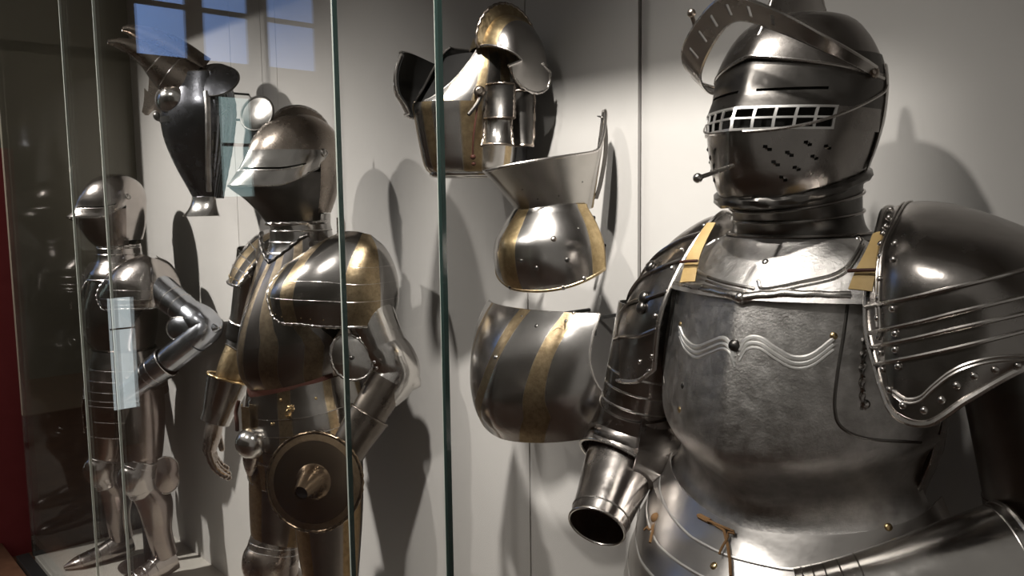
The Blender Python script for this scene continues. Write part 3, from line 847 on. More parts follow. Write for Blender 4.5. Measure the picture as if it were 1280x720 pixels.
# ================================================================== shared armour builders
def beak_helmet(suit, T, zb, zbeak, zbrow, ztop, mats, slotz, roped=True, beakrim=True, comb=None, dy=0.0):
    """close helmet with a pointed visor; T = section table; returns the helmet part"""
    mk, mv, mb, me_ = mats
    ths = seq(-PI, PI, 89)[:-1]
    sk = G()
    top = [r[0] for r in T if r[0] > zbrow]
    zt = sorted(set(seq(zbrow, ztop - .012, 9) + [ztop - .008, ztop - .004, ztop - .0015, ztop]))
    sk.grid(section_grid(T, zt, ths, dy, off=.001), cu=True)
    sk.grid(section_grid(T, seq(zb + .03, zbrow, 14), seq(D(92), D(268), 44), dy, off=.001))
    hm = sk.build('helmet', mk, suit, th=-.002)
    # visor: from the beak line up to the brow, with a sight slot
    zv = seq(zbeak, slotz - .003, 8) + [slotz + .003] + seq(slotz + .003, zbrow + .012, 7)[1:]
    thv = seq(D(-100), D(100), 80)
    j0 = 7
    vg = section_grid(T, zv, thv, dy, off=.0035)
    # sides of the visor taper up to the pivots
    for i, col in enumerate(vg):
        q = max(0.0, (abs(thv[i]) - D(48)) / D(52))
        for j, p in enumerate(col):
            p.z += (zbrow + .004 - p.z) * .75 * q ** 1.5 if p.z < zbrow else 0
    vs_ = G().grid(vg, mask=lambda i, j: not (j == j0 and (8 < i < 70) and not 37 <= i <= 41)).build('visor', mv, hm, th=-.002)
    G().tube([c[0] for c in vg], .0028, 8).tube([c[7] + V((0, -.0025, -.001)) for c in vg[10:70]], .0022, 6).build('visor_rim', me_, hm)
    # bevor
    bv = section_grid(T, seq(zb, zbeak + .035, 22), seq(D(-100), D(100), 80), dy, off=.0005)
    for i, col in enumerate(bv): pass
    G().grid(bv).build('bevor', mb, hm, th=-.002)
    G().grid(section_grid(T, seq(zb + .01, ztop - .03, 12), seq(-PI, PI, 49)[:-1], dy, off=-.016), cu=True, capa=True, capb=True).build('lining', M['dark_cloth'], hm)
    for sgn in (-1, 1):
        a_, f_, b_, k_, m_ = tab(T, zbrow); x, y = pt(D(97), a_ + .004, f_, b_ + .004, k_, m_)
        p = V((sgn * x, y + dy, zbrow + .004))
        g = G().ball(p, .0125, 16, 8, (1, 1, .45), V((sgn, .1, 0))).tube([p + V((sgn * .004, math.cos(t) * .008, math.sin(t) * .008)) for t in seq(0, 2 * PI, 17)[:-1]], .002, 6, closed=True)
        g.build('visor_pivot', me_, hm)
    if comb:
        cp = cr(comb, 50); cg = []
        c0 = V((0, dy, zbrow))
        for p in cp:
            d = (p - c0).normalized()
            cg.append([p - d * .03 + V((-.009, 0, 0)), p - d * .012 + V((-.005, 0, 0)), p + V((-.002, 0, 0)), p + V((.002, 0, 0)), p - d * .012 + V((.005, 0, 0)), p - d * .03 + V((.009, 0, 0))])
        cb = G().grid(cg).build('comb', mk, hm)
        G().tube(cp, .0036, 8, rope=.3).build('roped_edge', me_, hm)
    base = [p[0] for p in section_grid(T, [zb + .002], ths, dy, off=.003)]
    G().tube([p + V((0, 0, .02 * (p.y + .1))) for p in base], .0055, 8, closed=True, rope=.12).build('neck_roll', me_, hm)
    return hm
def torso(suit, BT, zs, mat, matb, me_, thm, armhole=True, name='breastplate', liftf=None):
    BG = []
    for i in range(73):
        u = -1 + 2 * i / 72; col = []
        for z in zs:
            a, f, b, k, m_ = tab(BT, z); x, y = pt(u * thm(z), a, f, b, k, m_)
            p = V((x, y, z)); col.append(liftf(p, f) if liftf else p)
        BG.append(col)
    s = G().grid(BG); br_ = s.build(name, mat, suit, th=-.0025)
    BK = []
    for th in seq(D(84), D(276), 56):
        col = []
        for z in seq(zs[0], zs[-1] + .03, 26):
            a, f, b, k, m_ = tab(BT, min(z, zs[-1]))
            c = max(0.0, (D(88) - thm(min(z, zs[-1]))) * .8)
            tt = D(84) + c + (th - D(84)) / D(192) * (D(192) - 2 * c)
            x, y = pt(tt, a, f, b, k, m_); p = V((x, y, z)); col.append(liftf(p, f) if liftf else p)
        BK.append(col)
    G().grid(BK).build('backplate', matb, suit, th=.0025)
    return br_, s, BG
def cannon(suit, name, pts, rad, mat, me_, up=V((0, -1, 0)), rim=(0, -1), n=32, m=22, rr=.003, rope=0.0):
    g = G().limb(pts, rad, n, m, up)
    ob = g.build(name, mat, suit, th=-.002)
    if rim:
        t = G()
        for k in rim: t.tube([c[k] for c in g.last], rr, 8, closed=True, rope=rope)
        t.build('turned_edge', me_, ob)
    return ob, g.last
def disc(c, n, R_, dome, rings=10, seg=64, shape=None, up=V((0, 0, 1)), prof=None):
    """domed plate round c facing n; shape(phi) scales the radius"""
    c = V(c); n = V(n).normalized(); x = up.cross(n).normalized(); y = n.cross(x)
    g = []
    for i in range(seg):
        ph = 2 * PI * i / seg; rs = R_ * (shape(ph) if shape else 1)
        row = []
        for j in range(rings + 1):
            t = j / rings
            h = prof(t) if prof else dome * (1 - t * t)
            row.append(c + (x * math.cos(ph) + y * math.sin(ph)) * rs * max(t, .002) + n * h)
        g.append(row)
    return g
def mail(name): return M['mail']
M['mail'] = metal('dark_mail', (.06, .055, .05), (.16, .15, .14), .5, .1, 160, 1.0, 220)
ST0, ST1 = (.36, .345, .33), (.50, .48, .46)
GD0, GD1 = (.27, .205, .125), (.44, .345, .215)
M['gb_breast'] = banded('gilt_banded_breast', (.20, .185, .175), (.30, .28, .265), (.17, .135, .095), (.28, .225, .155), [(.5, .03), (.66, .045), (.34, .045), (.88, .05), (.12, .05)], rough=.26)
M['gb_shoulder'] = banded('gilt_banded_shoulder', ST0, ST1, GD0, GD1, [(.0, .06), (.22, .05), (.60, .085), (.97, .05)], rough=.19)
M['gb_limb'] = banded('gilt_banded_limb', ST0, ST1, GD0, GD1, [(.12, .05), (.62, .05)], rough=.24)
M['gb_leg'] = banded('gilt_banded_leg', (.19, .165, .145), (.29, .255, .225), (.22, .145, .07), (.34, .235, .12), [(.02, .05), (.27, .06), (.55, .06), (.79, .06)], rough=.28)
M['gb_fauld'] = banded('gilt_banded_fauld', (.40, .38, .36), (.54, .52, .49), GD0, GD1, [(.60, .018), (.40, .018), (.72, .014), (.28, .014), (.84, .018), (.16, .018)], rough=.2)
M['forearm'] = metal('dark_brown_steel', (.16, .14, .12), (.25, .22, .19), .3, .1)
M['gb_disc'] = banded('gilt_banded_disc', (.13, .10, .075), (.21, .165, .12), (.17, .125, .08), (.25, .185, .12), [(.90, .06)], axis='v', rough=.27)

# ================================================================== MIDDLE FULL ARMOUR
MO = V((-2.11, 1.12, 0))
mid = thing('full_armor', 'gilt-banded full armour with a pointed beak visor, standing between the two other suits', 'suit of armor', MO, 'suits of armor on stands')
br = M['bright']
MT = [(1.500, .078, .090, .062, 1.6, .45), (1.54, .090, .122, .080, 1.5, .43), (1.575, .099, .160, .095, 1.3, .42), (1.603, .105, .200, .102, 1.08, .45), (1.612, .106, .196, .104, 1.08, .45),
      (1.649, .110, .168, .110, 1.2, .43), (1.685, .111, .146, .114, 1.4, .45), (1.72, .108, .130, .113, 1.6, .48), (1.75, .098, .108, .102, 1.8, .5), (1.775, .078, .082, .080, 2, .5), (1.791, .050, .052, .052, 2, .5), (1.798, .024, .025, .025, 2, .5), (1.801, .001, .001, .001, 2, .5)]
mh = beak_helmet(mid, MT, 1.503, 1.606, 1.687, 1.801, (M['brown'], br, M['black'], M['edge']), 1.650, dy=.012,
                 comb=[(0, -.075, 1.772), (0, -.03, 1.812), (0, .03, 1.823), (0, .085, 1.800), (0, .125, 1.745), (0, .138, 1.68), (0, .128, 1.61), (0, .105, 1.555)])
# upright peak plate standing over the brow
pk = disc((-.035, -.088, 1.790), (.45, -.75, .25), .048, .005, shape=lambda p: 1.0 + .22 * math.sin(p))
pko = G().grid(pk, cu=True).build('brow_peak', br, mh, th=.002)
G().tube([c[-1] for c in pk], .0032, 8, closed=True).build('roped_edge', M['black'], mh)
# gorget
NT = [(1.395, .135, .105, .115, 1.7, .5), (1.42, .115, .092, .105, 1.8, .5), (1.45, .088, .082, .092, 2, .5), (1.50, .076, .082, .082, 2, .5), (1.53, .080, .092, .082, 2, .5)]
tf = seq(-PI, PI, 81)[:-1]
go = G().grid(section_grid(NT, seq(1.41, 1.53, 14), tf, .01), cu=True).build('gorget', br, mid, th=-.002)
for z, r in ((1.425, .0035), (1.455, .0025), (1.485, .0025)):
    G().tube([p[0] for p in section_grid(NT, [z], tf, .01, off=.0015)], r, 6, closed=True, rope=.1).build('gorget_ridge', M['edge'], go)
# breast
BM = [(1.055, .168, .150, .135, 1.35, .5), (1.075, .170, .166, .135, 1.3, .5), (1.10, .176, .180, .138, 1.25, .5), (1.15, .187, .185, .142, 1.25, .5), (1.20, .193, .176, .145, 1.28, .5), (1.26, .195, .156, .145, 1.3, .5), (1.33, .188, .124, .138, 1.4, .5), (1.385, .172, .092, .125, 1.5, .5), (1.41, .150, .078, .115, 1.6, .5)]
def liftm(p, f):
    q = max(0.0, min(1.0, (1.16 - p.z) / .10)); t_ = 1 - max(0.0, min(1.0, -p.y / f))
    p.z += .045 * q * t_
    h = max(0.0, (p.z - 1.32) / .08); p.z += .075 * min(h, 1.2) * min(1.0, abs(p.x) / .13) ** 1.3
    return p
def thm_mid(z):
    if z < 1.20: return D(88)
    return D(tab([(1.20, 88.0), (1.25, 66.0), (1.32, 56.0), (1.41, 58.0)], z)[0])
mbz = [1.055, 1.062, 1.07, 1.08, 1.09, 1.10, 1.115, 1.13, 1.15, 1.17, 1.19, 1.21, 1.23, 1.26, 1.29, 1.32, 1.35, 1.38, 1.40]
mb, sgm, MBG = torso(mid, BM, mbz, M['gb_breast'], M['brown'], M['edge'], thm_mid, liftf=liftm)
G().tube([c[-1] for c in MBG], .0065, 10, rope=.15).build('breast_roll', M['black'], mb)
# red-brown leather edging round the waist
wl = [c[0] + V((0, -.002, 0)) for c in MBG]
gg = [[p + V((p.x * .015, p.y * .015, .018)), p + V((p.x * .05, p.y * .05, .002)), p + V((p.x * .045, p.y * .045, -.014))] for p in wl]
G().grid(gg).build('waist_edging', M['red_leather'], mid, th=.003)
# fauld
FM = [(.86, .230, .165, .165, 1.6, .5), (.93, .218, .158, .160, 1.6, .5), (1.0, .198, .154, .152, 1.5, .5), (1.045, .178, .152, .142, 1.4, .5), (1.09, .168, .145, .136, 1.4, .5)]
tops = [1.085, 1.02, .975, .93]
for k, zt_ in enumerate(tops):
    zl = (tops[k + 1] - .012) if k < 3 else .885
    fg = section_grid(FM, seq(zl, zt_, 9), seq(-PI, PI, 91)[:-1], off=.0018 * (4 - k))
    for c in fg:
        for p in c: p.z += .035 * max(0, 1 - max(0, -p.y) / .15) - .02
    lm = G().grid(fg, cu=True).build('fauld_lame', M['gb_fauld'], mid, th=-.002)
    G().tube([c[0] for c in fg], .0022, 6, closed=True).build('lame_edge', M['edge'], lm)
sFM = Surf(G().grid(section_grid(FM, seq(.88, 1.09, 20), seq(-PI, PI, 61)[:-1], off=.008), cu=True), MO)
p, n = sFM.cast(363, 513, .006)
G().tube([p + V((math.cos(t) * .004, math.sin(t) * .011, -.006 + math.cos(t) * .011)) for t in seq(0, 2 * PI, 21)[:-1]], .0026, 8, closed=True).ball(p + V((0, 0, .008)), .006).build('ring_hook', M['brass'], mid)
for px, py in ((351, 500), (340, 530), (395, 498), (420, 482)):
    p, n = sFM.cast(px, py, .001); rivet(mid, p, n, M['brass'], .004)
# tassets, two lames each
for sgn in (-1, 1):
    tg = []
    for th in seq(D(8), D(100), 30):
        col = []
        for z in seq(.79, .90, 8):
            q = (.90 - z) / .2
            a, f, b, k, m_ = tab(FM, .88); x, y = pt(th, a + .004 - .01 * q, f + .004 - .015 * q, b, k, m_)
            col.append(V((sgn * x, y + .01 * q, z)))
        tg.append(col)
    t_ = G().grid(tg).build('tasset', M['gb_leg'], mid, th=-.002)
    G().tube([c[0] for c in tg], .003, 8, rope=.2).tube([c[5] for c in tg], .0022, 6).build('lame_edge', M['edge'], t_)
# cod and hanging front straps
G().ball((.022, -.168, .922), .047, 28, 18, (1.0, .95, .92)).build('codpiece', br, mid)
G().limb([(.016, -.168, .895), (.012, -.172, .862), (.006, -.172, .832)], [(.030, .024), (.022, .018), (.008, .008)], 16, 12).build('codpiece_tip', M['brown'], mid)
G().grid([[V((x, -.186 + abs(x) * .5, z)) for z in seq(.945, 1.02, 6)] for x in seq(-.03, .022, 6)]).build('front_flap', M['gold'], mid, th=.003)
G().tube(cr([(-.03, -.178, 1.03), (-.034, -.185, 1.0), (-.02, -.19, .975), (-.03, -.186, .95)], 16), .0055, 8).build('front_strap', M['red_leather'], mid)
# shoulders
PL_ = [
 [(.105, .0, 1.445), (.092, -.06, 1.415), (.086, -.105, 1.375), (.090, -.138, 1.325), (.118, -.143, 1.272)],
 [(.145, .02, 1.468), (.138, -.045, 1.437), (.135, -.10, 1.385), (.138, -.136, 1.325), (.155, -.135, 1.256)],
 [(.20, .03, 1.482), (.200, -.03, 1.455), (.202, -.09, 1.395), (.203, -.118, 1.325), (.208, -.112, 1.256)],
 [(.25, .035, 1.483), (.262, -.01, 1.458), (.266, -.06, 1.395), (.262, -.088, 1.325), (.255, -.084, 1.252)],
 [(.275, .045, 1.478), (.306, .02, 1.445), (.322, -.01, 1.385), (.326, -.022, 1.32), (.318, -.022, 1.250)],
 [(.275, .06, 1.474), (.312, .06, 1.440), (.332, .058, 1.385), (.336, .058, 1.32), (.328, .058, 1.250)],
 [(.25, .075, 1.472), (.278, .10, 1.44), (.290, .122, 1.385), (.294, .128, 1.32), (.28, .125, 1.250)],
 [(.20, .085, 1.474), (.208, .115, 1.445), (.212, .140, 1.385), (.212, .145, 1.32), (.205, .14, 1.255)]]
def shoulder(cols, sgn, mat, parent, vmax=1.0, name='pauldron', lines=(.45, .62, .78), rv=True):
    cols = [[V((sgn * p[0], p[1], p[2])) for p in c] for c in cols]
    gg = tensor(cols, 70, 50)
    if vmax < 1: gg = [c[:int(50 * vmax)] for c in gg]
    s = G().grid(gg); ob = s.build(name, mat, parent, th=(-.0025 if sgn > 0 else .0025))
    nv_ = len(gg[0])
    G().tube(gg[0][::-1] + [gg[i][-1] for i in range(1, 70)], .0042, 8, rope=.25).build('roped_edge', M['edge'], ob)
    for q in lines:
        j = int(q * (nv_ - 1)); G().tube([gg[i][j] + (gg[i][j] - V((sgn * .2, .03, gg[i][j].z))).normalized() * .001 for i in range(70)], .0018, 6).build('lame_edge', M['edge'], ob)
    if rv:
        for j in range(4, nv_ - 3, 6):
            p = gg[3][j]; n_ = (p - V((sgn * .12, .02, p.z))).normalized(); rivet(ob, p + n_ * .001, n_, M['brass'], .003)
        for i in range(6, 40, 5):
            p = gg[i][-4]; n_ = (p - V((sgn * .2, .03, p.z))).normalized(); rivet(ob, p + n_ * .001, n_, M['brass'], .003)
    return ob, gg
shoulder(PL_, 1, M['gb_shoulder'], mid)
shoulder(PL_, -1, M['gb_shoulder'], mid, .72)
# its left arm: bent, the hand behind the round guard
cannon(mid, 'upper_arm_plate', [(.255, .03, 1.40), (.275, .045, 1.29), (.298, .058, 1.22), (.322, .074, 1.15)], [(.066, .07), (.062, .064), (.059, .060), (.056, .058)], br, M['edge'], rim=())
elbm = G().limb([(.310, .062, 1.19), (.330, .078, 1.155), (.344, .085, 1.118), (.332, .052, 1.08), (.322, .03, 1.06)], [(.057, .060), (.060, .063), (.050, .060), (.052, .056), (.047, .05)], 32, 26)
elbm.limb([(.335, .072, 1.135), (.355, .098, 1.112), (.372, .122, 1.092), (.378, .131, 1.085)], [(.052, .052), (.040, .042), (.018, .02), (.003, .003)], 24, 14)
em = elbm.build('elbow_cop', br, mid)
wv = disc((.300, -.022, 1.172), (.74, -.66, .12), .052, .010, shape=lambda p: 1 + .16 * math.cos(2 * (p - 2.2)) + .20 * max(0, math.cos(p - 3.9)) ** 3)
wg = G().grid(wv, cu=True).build('elbow_wing', M['bright'], em, th=.002)
G().tube([c[-1] for c in wv], .0036, 8, closed=True, rope=.3).build('roped_edge', M['edge'], em)
rivet(em, V((.307, -.026, 1.172)) + V((.74, -.66, .12)) * .010, V((.74, -.66, .12)), M['black'], .006)
for dx in (.03, .045):
    rivet(em, V((.34 + dx * .2, .012 + dx * .3, 1.195 - dx)) + V((.02, -.02, 0)), V((.74, -.66, .12)), M['edge'], .004)
fa, fl = cannon(mid, 'forearm_cannon', [(.340, .062, 1.105), (.325, .015, 1.035), (.310, -.03, .965), (.300, -.065, .915)], [(.048, .050), (.046, .046), (.040, .040), (.037, .036)], M['forearm'], M['forearm'], rim=(-1,))
cuf, cl = cannon(mid, 'gauntlet', [(.324, .008, 1.022), (.315, -.02, .98), (.304, -.055, .925), (.298, -.075, .898)], [(.054, .052), (.049, .047), (.043, .041), (.040, .038)], M['forearm'], M['forearm'], rim=(0,), rope=.15)
gaunt_hand(cuf, (.299, -.073, .900), (-.20, -.18, -.85), (.3, -.8, .1), .16, M['forearm'], .9)
# its right arm hanging, in a bright gauntlet
cannon(mid, 'upper_arm_plate', [(-.235, .0, 1.42), (-.262, -.01, 1.30), (-.285, -.02, 1.20)], [(.060, .064), (.056, .060), (.052, .056)], br, M['edge'], rim=(-1,))
cannon(mid, 'elbow_cop', [(-.282, -.02, 1.215), (-.296, -.015, 1.17), (-.302, -.02, 1.135), (-.305, -.045, 1.105)], [(.055, .058), (.064, .068), (.062, .066), (.05, .052)], M['black'], M['edge'], rim=(0, -1))
cannon(mid, 'forearm_cannon', [(-.304, -.03, 1.125), (-.312, -.06, 1.06), (-.318, -.088, .985)], [(.052, .052), (.049, .050), (.042, .042)], M['gold'], M['edge'], rim=(-1,))
rg, rl_ = cannon(mid, 'gauntlet', [(-.314, -.08, 1.035), (-.318, -.095, .99), (-.322, -.112, .94), (-.326, -.125, .905)], [(.066, .064), (.056, .056), (.044, .046), (.040, .042)], br, M['brass'], rim=(0,), rr=.004, rope=.25)
gaunt_hand(rg, (-.326, -.124, .908), (-.05, -.22, -.95), (-.5, -.8, .2), .20, M['brown'], .45)
# legs
for sgn, hip, knee, ank in ((-1, (-.095, -.005, .93), (-.105, -.055, .525), (-.115, .02, .10)), (1, (.115, .0, .93), (.150, -.02, .47), (.160, .04, .10))):
    hip, knee, ank = V(hip), V(knee), V(ank)
    cu_ = G().limb([hip, hip.lerp(knee, .4), hip.lerp(knee, .75), knee + V((0, .005, .045))], [(.088, .10), (.086, .095), (.074, .080), (.064, .068)], 40, 26)
    cu_.build('cuisse', M['gb_leg'], mid, th=-.002)
    po = G().limb([knee + V((0, .003, .065)), knee + V((0, -.006, .03)), knee + V((0, -.014, -.005)), knee + V((0, -.004, -.05)), knee + V((0, .002, -.075))], [(.066, .070), (.069, .075), (.070, .084), (.062, .068), (.058, .062)], 40, 24)
    pk_ = po.build('knee_cop', M['brown'], mid, th=-.002)
    for k in (0, 3, 6): G().tube([c[k] for c in po.last], .0028, 8, closed=True).build('lame_edge', M['edge'], pk_)
    wv = disc(knee + V((sgn * .066, .0, 0)), (sgn, 0, .05), .05, .008, shape=lambda p: 1 + .22 * math.cos(2 * p))
    G().grid(wv, cu=True).build('knee_wing', M['brown'], pk_, th=.002)
    gr_ = G().limb([knee + V((0, .004, -.06)), knee.lerp(ank, .35) + V((0, .012, 0)), knee.lerp(ank, .7), ank], [(.058, .062), (.060, .070), (.046, .052), (.042, .046)], 36, 24)
    gr_.build('greave', M['gb_leg'], mid, th=-.002)
    sb = G().limb([ank + V((0, .035, -.03)), ank + V((0, -.02, -.045)), ank + V((sgn * .01, -.09, -.062)), ank + V((sgn * .015, -.16, -.072)), ank + V((sgn * .018, -.20, -.080))], [(.036, .05), (.042, .054), (.046, .037), (.044, .026), (.02, .014)], 32, 24, up=V((0, 0, 1)))
    for q in (sb.last,):
        pass
    sb.build('sabaton', M['brown'], mid)
sp_ = G().tube([(0, .03, .012), (0, .03, 1.0)], .014, 12).ball((0, .03, .008), .12, 24, 8, (1, 1, .09)); sp_.build('stand', M['blackpaint'], mid)

# the round guard held in its left hand: a thing of its own
vn = V((.66, -.72, .16)).normalized()
vc = MO + V((.322, -.152, .885))
def vprof(t):
    return .012 * (1 - t * t)
M['boss'] = metal('brown_boss_steel', (.15, .11, .075), (.24, .18, .12), .27, .1)
gd = disc(V((0, 0, 0)), vn, .119, .01, 30, 84, prof=vprof)
vam_ = thing('hand_guard', 'round brown-gilt steel hand guard with a conical hollow boss, held by the gilt-banded armour', 'guard', vc)
G().grid(gd, cu=True).build('plate', M['gb_disc'], vam_, th=-.0025)
G().tube([c[-1] for c in gd], .0042, 8, closed=True, rope=.3).build('roped_edge', M['boss'], vam_)
bx = V((.52, -.82, -.16)).normalized()
bo = G().limb([vn * .008, vn * .022 + bx * .004, vn * .030 + bx * .022, vn * .030 + bx * .046], [(.046, .046), (.034, .034), (.024, .024), (.0165, .0165)], 32, 18)
bob = bo.build('boss', M['boss'], vam_, th=-.0015)
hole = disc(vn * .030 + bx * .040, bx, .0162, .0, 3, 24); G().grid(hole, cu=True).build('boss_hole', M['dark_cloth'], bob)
for k in range(16):
    p = gd[int(k * 84 / 16)][28]; rivet(vam_, p + vn * .001, vn, M['brown'], .0026)
G().tube([vn * -.0, vn * -.028], .011, 10).build('grip', M['red_leather'], vam_)
# ================================================================== FAR FULL ARMOUR
FO = V((-3.67, 1.12, 0))
far = thing('full_armor', 'polished plain full armour with hand on hip and beaked visor, furthest along the case', 'suit of armor', FO, 'suits of armor on stands')
M['far_steel'] = metal('rosy_polished_steel', (.46, .42, .40), (.58, .54, .51), .2, .1)
M['far_dark'] = metal('brownish_polished_steel', (.30, .25, .23), (.40, .35, .32), .22, .1)
fs, fd = M['far_steel'], M['far_dark']
FHT = [(1.385, .078, .075, .075, 1.7, .46), (1.42, .090, .110, .092, 1.6, .45), (1.46, .099, .138, .104, 1.45, .43), (1.495, .104, .160, .110, 1.25, .43), (1.515, .106, .186, .112, 1.08, .47), (1.53, .107, .170, .113, 1.1, .46),
       (1.555, .109, .150, .115, 1.25, .45), (1.585, .109, .138, .116, 1.5, .46), (1.615, .105, .122, .112, 1.7, .48), (1.645, .092, .10, .098, 1.9, .5), (1.665, .072, .077, .076, 2, .5), (1.678, .048, .05, .05, 2, .5), (1.685, .022, .023, .023, 2, .5), (1.687, .001, .001, .001, 2, .5)]
fh = beak_helmet(far, FHT, 1.388, 1.512, 1.590, 1.687, (fs, fs, fd, M['edge']), 1.553, dy=.010)
NF = [(1.255, .150, .128, .125, 1.7, .5), (1.285, .142, .120, .120, 1.7, .5), (1.315, .112, .098, .105, 1.8, .5), (1.345, .088, .084, .09, 2, .5), (1.40, .080, .082, .084, 2, .5)]
fo = G().grid(section_grid(NF, seq(1.258, 1.40, 16), tf, .01), cu=True).build('gorget', fs, far, th=-.002)
for z, r in ((1.26, .004), (1.325, .0025), (1.36, .0025), (1.385, .003)):
    G().tube([p[0] for p in section_grid(NF, [z], tf, .01, off=.0015)], r, 6, closed=True).build('gorget_ridge', M['edge'], fo)
BF = [(.945, .150, .104, .12, 1.6, .5), (.97, .150, .110, .12, 1.5, .5), (1.0, .158, .130, .128, 1.4, .5), (1.05, .172, .146, .138, 1.4, .5), (1.12, .184, .140, .142, 1.5, .5), (1.20, .184, .120, .138, 1.6, .5), (1.27, .165, .10, .125, 1.7, .5), (1.30, .145, .09, .115, 1.8, .5)]
def thm_far(z):
    if z < 1.08: return D(88)
    return D(tab([(1.08, 88.0), (1.13, 66.0), (1.20, 56.0), (1.30, 58.0)], z)[0])
fb, sgf, FBG = torso(far, BF, seq(.945, 1.29, 24), fd, fd, M['edge'], thm_far)
G().tube([c[0] for c in FBG], .005, 8, rope=.1).build('waist_roll', M['edge'], fb)
# cod-skirt: fauld lames and tassets
FF = [(.66, .205, .165, .16, 1.7, .5), (.74, .208, .165, .165, 1.7, .5), (.82, .200, .152, .158, 1.7, .5), (.90, .178, .128, .14, 1.7, .5), (.965, .153, .108, .122, 1.7, .5)]
tops = [.965, .905, .862, .82]
for k, zt_ in enumerate(tops):
    zl = (tops[k + 1] - .010) if k < 3 else .775
    fg = section_grid(FF, seq(zl, zt_, 8), seq(-PI, PI, 81)[:-1], off=.002 * (4 - k))
    lm = G().grid(fg, cu=True).build('fauld_lame', fs if k < 2 else fd, far, th=-.002)
    G().tube([c[0] for c in fg], .0024, 6, closed=True).build('lame_edge', M['edge'], lm)
for sgn in (-1, 1):
    tg = []
    for th in seq(D(10), D(110), 30):
        col = []
        for z in seq(.625, .80, 12):
            a, f, b, k, m_ = tab(FF, max(z, .66)); x, y = pt(th, a - .004, f - .002, b, k, m_); col.append(V((sgn * x, y, z)))
        tg.append(col)
    t_ = G().grid(tg).build('tasset', fd, far, th=-.002)
    for j in (0, 4, 8): G().tube([c[j] for c in tg], .0026, 6).build('lame_edge', M['edge'], t_)
# shoulders: lamed
PF = [
 [(.110, .01, 1.315), (.100, -.05, 1.29), (.098, -.09, 1.25), (.105, -.115, 1.205), (.13, -.115, 1.165)],
 [(.15, .02, 1.345), (.145, -.045, 1.315), (.145, -.09, 1.262), (.15, -.113, 1.20), (.165, -.11, 1.150)],
 [(.20, .03, 1.360), (.203, -.03, 1.33), (.207, -.08, 1.268), (.212, -.096, 1.20), (.215, -.09, 1.155)],
 [(.245, .04, 1.358), (.262, .0, 1.328), (.275, -.045, 1.268), (.282, -.058, 1.20), (.28, -.055, 1.158)],
 [(.265, .05, 1.350), (.298, .035, 1.318), (.322, .02, 1.262), (.330, .01, 1.20), (.322, .01, 1.160)],
 [(.26, .065, 1.348), (.292, .085, 1.312), (.315, .095, 1.26), (.322, .10, 1.205), (.315, .10, 1.165)],
 [(.235, .085, 1.350), (.255, .125, 1.32), (.27, .150, 1.265), (.275, .158, 1.21), (.27, .155, 1.17)],
 [(.185, .095, 1.352), (.195, .135, 1.325), (.20, .165, 1.27), (.205, .172, 1.215), (.20, .17, 1.18)]]
shoulder(PF, 1, fs, far, 1.0, lines=(.35, .5, .64, .78, .9), rv=False)
shoulder(PF, -1, fs, far, 1.0, lines=(.35, .5, .64, .78, .9), rv=False)
# arms akimbo
for sgn in (1, -1):
    S = lambda x, y, z: V((x, y, z)) if sgn > 0 else V((-.20 - (x - .20) * .55 if x > .2 else -x, y, z))
    cannon(far, 'upper_arm_plate', [S(.25, .045, 1.26), S(.315, .085, 1.20), S(.385, .115, 1.155), S(.44, .138, 1.12)], [(.062, .066), (.058, .06), (.054, .056), (.052, .054)], M['blue'], M['edge'], rim=(9, 13))
    eg = G().limb([S(.42, .13, 1.135), S(.475, .150, 1.108), S(.510, .160, 1.082), S(.492, .128, 1.048), S(.46, .095, 1.02)], [(.056, .058), (.060, .066), (.050, .060), (.052, .056), (.048, .05)], 36, 28)
    eg.limb([S(.485, .150, 1.088), S(.525, .168, 1.086), S(.560, .182, 1.088), S(.570, .186, 1.089)], [(.052, .052), (.038, .040), (.015, .017), (.003, .003)], 24, 14)
    el_ = eg.build('elbow_cop', M['blue'], far)
    G().tube([c[0] for c in eg.last], .003, 8, closed=True).tube([c[-1] for c in eg.last], .003, 8, closed=True).build('turned_edge', M['edge'], el_)
    wv = disc(S(.46, .075, 1.085), S(.45, -.85, .1), .055, .012, shape=lambda p: 1 + .2 * math.cos(2 * p))
    G().grid(wv, cu=True).build('elbow_wing', M['blue'], el_, th=.002)
    G().tube([c[-1] for c in wv], .003, 8, closed=True).build('wing_edge', M['edge'], el_)
    fa_, fl_ = cannon(far, 'forearm_cannon', [S(.488, .118, 1.04), S(.42, .06, .975), S(.345, .0, .905), S(.30, -.03, .868)], [(.052, .052), (.050, .050), (.042, .042), (.038, .038)], M['blue'] if sgn > 0 else fs, M['edge'], rim=(-1,))
    gc_, gl2 = cannon(far, 'gauntlet', [S(.395, .04, .952), S(.35, .003, .912), S(.30, -.035, .868), S(.272, -.055, .845)], [(.062, .058), (.054, .052), (.044, .042), (.040, .036)], M['blue'] if sgn > 0 else fs, M['edge'], rim=(0, 6, 9))
    gaunt_hand(gc_, S(.276, -.052, .848), S(-.75, -.35, -.35), S(.2, -.9, .3), .17, fs, .5, th_side=sgn)
